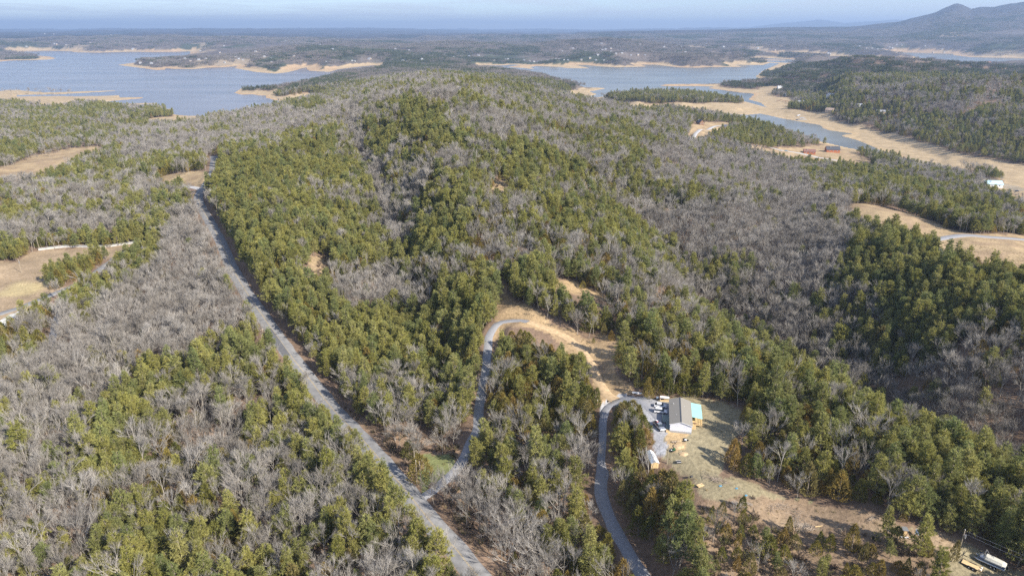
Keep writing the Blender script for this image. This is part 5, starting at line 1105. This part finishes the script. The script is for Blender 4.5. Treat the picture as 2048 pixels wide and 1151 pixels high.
# a few named trees seen on their own
extra = [('cedar', 842, 962, 1.5), ('cedar', 1903, 1122, .9), ('cedar', 1297, 797, .8), ('cedar',1245,840,1.1),('cedar',1262,833,1.0),('cedar',1278,850,1.15),('cedar',1250,872,1.2),('pine',1272,878,.7),('cedar',1290,890,1.0),('cedar',1258,902,1.1),('cedar',1284,868,1.0),('cedar',1238,858,.9),('pine',1262,858,.75),('cedar',1232,885,1.0),('cedar',1236,912,1.1),('cedar',1275,905,1.0),('bare', 868, 1010, 1.0), ('bare', 905, 1010, 1.1), ('bare', 960, 1062, 1.15), ('bare', 935, 1030, 1.0), ('bare', 985, 1080, 1.1), ('bare', 1010, 1100, 1.0), ('cedar', 1806, 1041, .45), ('bare', 1040, 1120, 1.0), ('bare', 1075, 1140, 1.0), ('bare', 925, 985, .8), ('bare', 890, 1005, .9)]
extra += [('bare', px, 187.5 + (px % 7) * .6, 1.6) for px in (8, 24, 36, 57, 60, 74, 80, 88, 98, 102, 106, 110, 114, 122, 139, 142)]
ex = np.array([H(e[1], e[2]) for e in extra])
D = np.hypot(x, y); n = len(x)
sc = np.where(t == 0, rng.normal(.99, .21, n), np.where(t == 1, rng.normal(1.0, .26, n), np.where(t == 2, rng.normal(.93, .15, n), rng.normal(1.15, .4, n)))).clip(.45, 1.9)
rz_ = np.array([z_[2] in ('red', 'yard', 'straw2') for z_ in ZN] + [False])[kz]; sc = np.where(rz_ & (t < 3), sc * .68, sc)
sc[(t == 3)] *= .75; sc *= (.88 + .26 * fbm(x, y, 60, 2, 140)) * (1 + .18 * sstep(1000, 2000, D))
x = np.concatenate([x, ex[:, 0]]); y = np.concatenate([y, ex[:, 1]]); z = np.concatenate([z, ex[:, 2]]); t = np.concatenate([t, [NAMES.index(e[0]) for e in extra]])
sc = np.concatenate([sc, [e[3] for e in extra]]); kz = classify(x, y); D = np.hypot(x, y); n = len(x)
wd = np.where(t == 1, rng.normal(1, .16, n), rng.normal(1, .10, n)).clip(.7, 1.4) * np.where(t == 0, .94, 1)
ang = rng.random(n) * 2 * math.pi; tx = rng.normal(0, .05, n); ty = rng.normal(0, .05, n)
# position in the frame, to find the trees that show largest
c_, s_ = math.cos(PITCH), math.sin(PITCH); zc = z + 5 - CH; fz = y * c_ - zc * s_; fy = y * s_ + zc * c_
inf = (np.abs(x / fz) * F < 1060) & (fy / fz * F > -610); vis = visible(x, y, z + 8, .0)
size = np.array([HGT[k] for k in NAMES])[t] * sc / D * np.where(inf & vis, 1, .0)
LOOK = {'pine': (['broad olive green pine tree', 'full green pine tree'], 'pine tree'), 'cedar': (['pointed bronze green cedar tree', 'dense dark olive cedar tree'], 'cedar tree'), 'bare': (['leafless grey tree with spreading limbs', 'leafless pale grey tree'], 'bare tree'), 'shrub': (['low brown leafless shrub', 'low dry brown shrub'], 'shrub')}
FULL = {'pine': 'pine_tree', 'cedar': 'cedar_tree', 'bare': 'bare_tree', 'shrub': 'shrub'}
phr = [''] * n
def phrase(i):
    r = 'in the woods around the hill'
    for q, wt, g_, ph in ZN:
        if ph and inpoly(np.array([x[i]]), np.array([y[i]]), q)[0]: r = ph
    return r
ind = np.zeros(n, bool); LK2 = {'pine': 'pine', 'cedar': 'olive cedar', 'bare': 'leafless tree', 'shrub': 'dry shrub'}
q1 = [np.quantile(sc[t == k], .33) for k in range(4)]; q2 = [np.quantile(sc[t == k], .67) for k in range(4)]; qw = [np.median(wd[t == k]) for k in range(4)]
for k, nm in enumerate(NAMES):
    c = np.where((t == k) & (size > 0))[0]; c = c[np.argsort(-size[c])][:300]; ind[c] = True
    for i in c:
        v = int(rng.integers(len(KIND[nm]))); tm, cmh, _ = KIND[nm][v]; ph = phrase(i); lk = LOOK[nm][0][0]
        o = bpy.data.objects.new(FULL[nm], None); COL.objects.link(o); o.empty_display_size = .3
        o.location = (x[i], y[i], z[i] - .05); o.rotation_euler = (tx[i], ty[i], ang[i]); o.scale = (sc[i] * wd[i], sc[i] * wd[i], sc[i])
        szw = 'small' if sc[i] < q1[t[i]] else ('tall' if sc[i] > q2[t[i]] else 'medium'); wdw = 'narrow' if wd[i] < qw[t[i]] else 'broad'
        pxx = x[i] / fz[i] * F / 1024; pyy = -fy[i] / fz[i] * F / 576; rowi = 'bottom' if pyy > .62 else ('low' if pyy > .3 else ('mid height' if pyy > -.1 else 'upper'))
        coli = ['far left', 'left', 'left centre', 'centre', 'right centre', 'right', 'far right'][int(min(6, max(0, (pxx + 1) / 2 * 7)))]
        o['label'] = '%s %s %s %s, %s, %s' % (szw, wdw, LK2[nm], ph, coli, rowi); o['category'] = LOOK[nm][1]; o['group'] = LOOK[nm][1] + 's ' + ph
        link('trunk' if nm != 'shrub' else 'stems', tm, o); link('crown' if nm != 'shrub' else 'twigs', cmh, o)
def gn_scatter(name, pts, rot, scl, idx, meshes, **props):
    cc = bpy.data.collections.new(name + '_shapes')
    for i, m in enumerate(meshes): cc.objects.link(bpy.data.objects.new('%s_%02d' % (name, i), m))
    me = bpy.data.meshes.new(name); me.vertices.add(len(pts)); me.vertices.foreach_set('co', np.asarray(pts, np.float32).ravel())
    a = me.attributes.new('rot', 'FLOAT_VECTOR', 'POINT'); a.data.foreach_set('vector', np.asarray(rot, np.float32).ravel())
    a = me.attributes.new('scl', 'FLOAT_VECTOR', 'POINT'); a.data.foreach_set('vector', np.asarray(scl, np.float32).ravel())
    a = me.attributes.new('pick', 'INT', 'POINT'); a.data.foreach_set('value', np.asarray(idx, np.int32))
    o = link(name, me, **props); ng = bpy.data.node_groups.new(name, 'GeometryNodeTree')
    ng.interface.new_socket('Geometry', in_out='INPUT', socket_type='NodeSocketGeometry'); ng.interface.new_socket('Geometry', in_out='OUTPUT', socket_type='NodeSocketGeometry')
    gi = ng.nodes.new('NodeGroupInput'); go = ng.nodes.new('NodeGroupOutput'); ip = ng.nodes.new('GeometryNodeInstanceOnPoints'); ci = ng.nodes.new('GeometryNodeCollectionInfo')
    ci.inputs['Collection'].default_value = cc; ci.inputs['Separate Children'].default_value = True; ci.inputs['Reset Children'].default_value = True
    def attr(nm, ty): q = ng.nodes.new('GeometryNodeInputNamedAttribute'); q.data_type = ty; q.inputs['Name'].default_value = nm; return q.outputs['Attribute']
    ng.links.new(gi.outputs[0], ip.inputs['Points']); ng.links.new(ci.outputs[0], ip.inputs['Instance']); ip.inputs['Pick Instance'].default_value = True
    ng.links.new(attr('pick', 'INT'), ip.inputs['Instance Index']); ng.links.new(attr('rot', 'FLOAT_VECTOR'), ip.inputs['Rotation']); ng.links.new(attr('scl', 'FLOAT_VECTOR'), ip.inputs['Scale'])
    ng.links.new(ip.outputs[0], go.inputs[0]); md = o.modifiers.new('scatter', 'NODES'); md.node_group = ng; return o
STN = {'pine': 'pine_forest', 'cedar': 'cedar_thicket', 'bare': 'bare_forest', 'shrub': 'scrub'}
for k, nm in enumerate(NAMES):
    m = (t == k) & ~ind; k_n = int(m.sum()); print(nm, k_n)
    gn_scatter(STN[nm], np.stack([x, y, z - .05], -1)[m], np.stack([tx, ty, ang], -1)[m], np.stack([sc * wd, sc * wd, sc], -1)[m], rng.integers(0, len(KIND[nm]), k_n), [q[2] for q in KIND[nm]], kind='stuff')
# brush and tufts on open ground
def tuft():
    t_ = TB()
    for _ in range(34): a = random.uniform(0, 6.28); r = random.uniform(0, .5); t_.blade(Vector((r * math.cos(a), r * math.sin(a), 0)), Vector((0, 0, 1)) + rv(.45), random.uniform(.2, .5), .06)
    return t_
m_grass = leafmat('dry_grass', [(.38, .30, .18), (.46, .36, .20), (.31, .25, .15), (.30, .28, .13)], .3, .1)
tm_ = [tuft().build('tuft', [m_grass]) for _ in range(3)]
gx, gy = cells(90, 520, 1.9); kk_ = classify(gx, gy); ok = np.zeros(len(gx), bool)
for i, (q, wt, g_, ph) in enumerate(ZN):
    if g_ in ('straw', 'straw2', 'yard', 'red', 'strip', 'grass', 'field', 'litter2'): ok |= (kk_ == i) & (rng.random(len(gx)) < {'red': .55, 'strip': .6, 'straw': .4, 'straw2': .3, 'yard': .12, 'grass': .5, 'field': .1, 'litter2': .5}[g_])
for nme, (L, rz_, w) in ROADS.items():
    ii = np.where(ok & (gx > L[:, 0].min() - 6) & (gx < L[:, 0].max() + 6) & (gy > L[:, 1].min() - 6) & (gy < L[:, 1].max() + 6))[0]
    if len(ii): d, _, _ = segdist(gx[ii], gy[ii], [(L[q], L[q + 1]) for q in range(len(L) - 1)]); ok[ii[d < w / 2 + .5]] = False
gx, gy = gx[ok], gy[ok]; gz = glook(Z, gx, gy); k_n = len(gx); s0 = rng.normal(.9, .3, k_n).clip(.3, 1.6)
gn_scatter('dry_grass', np.stack([gx, gy, gz], -1), np.stack([gx * 0, gx * 0, rng.random(k_n) * 6.28], -1), np.stack([s0, s0, s0], -1), rng.integers(0, 3, k_n), tm_, kind='stuff')
# woods too far off to part into trees: patches of canopy
def patch(kind):
    t_ = TB(); 
    for _ in range(34):
        a = random.uniform(0, 6.28); r = 24 * math.sqrt(random.random()); cx, cy_ = r * math.cos(a), r * math.sin(a); h = random.uniform(8, 14); R1 = random.uniform(2.6, 4.4)
        ev = random.random() < (.9 if kind == 'ever' else .10)
        for __ in range(20):
            d = rv(1).normalized(); f = random.random()
            p = Vector((cx + d.x * R1 * .7, cy_ + d.y * R1 * .7, h * (.35 + .6 * f))); t_.blade(p, Vector((d.x * .6, d.y * .6, .8)) + rv(.3), random.uniform(2.2, 4.2), random.uniform(.9, 1.8) * (1 if ev else .55), 1 if ev else 0)
    return t_
m_fe = leafmat('far_evergreen', [(.075, .09, .045), (.105, .12, .055), (.085, .10, .055)], .25, .004, .2); m_fb = leafmat('far_bare_wood', [(.205, .178, .155), (.25, .22, .195), (.175, .155, .14)], .15, .004, .2)
pm = [patch('bare').build('canopy_patch', [m_fb, m_fe]) for _ in range(4)] + [patch('ever').build('canopy_patch', [m_fb, m_fe]) for _ in range(4)]
xs, ys, zs_, ks = [], [], [], []
for r0, r1, s in ((2300, 3600, 29), (3600, 6000, 38), (6000, 10500, 60)):
    a, b = cells(r0, r1, s); d = np.hypot(a, b); sd = glook(SD, a, b); kz_ = classify(a, b)
    mud_ = sd < np.where(kz_ >= 0, 30, mudwidth(d) * (.35 + 1.3 * fbm(a, b, 300, 3, 95)) + 22)
    fld_ = (sstep(.655, .69, fbm(a, b * .5, 700, 4, 90)) > .3) & (d > 3600); pure = np.array([sum(W_[i]) == 0 for i in range(len(W_))])
    ok = ~mud_ & ~fld_ & ~pure[kz_]
    for q, rad in CLEAR:
        if math.hypot(*q) > r0 - 200: ok &= np.hypot(a - q[0], b - q[1]) > rad + 6
    a, b, d, kz_ = a[ok], b[ok], d[ok], kz_[ok]; zz = glook(Z, a, b); v = visible(a, b, zz + 16, .004); a, b, zz, kz_ = a[v], b[v], zz[v], kz_[v]
    g2 = sstep(.54, .66, fbm(a, b * .6, 420, 5, 80)); pe = np.where(kz_ >= 0, W_[kz_][:, 0] + W_[kz_][:, 1], .06 + .8 * g2)
    xs.append(a); ys.append(b); zs_.append(zz); ks.append(np.where(rng.random(len(a)) < pe, 4, 0) + rng.integers(0, 4, len(a)))
a, b, zz, kk_ = map(np.concatenate, (xs, ys, zs_, ks)); d = np.hypot(a, b); s0 = np.interp(d, [2300, 3600, 6000, 10000], [.78, .85, 1.15, 1.7]); hh = np.interp(d, [2300, 10000], [.95, 1.25]); print('patches', len(a))
gn_scatter('far_forest', np.stack([a, b, zz - 1.5], -1), np.stack([a * 0, a * 0, rng.random(len(a)) * 6.28], -1), np.stack([s0, s0, hh * rng.uniform(.8, 1.2, len(a))], -1), kk_, pm, kind='stuff')
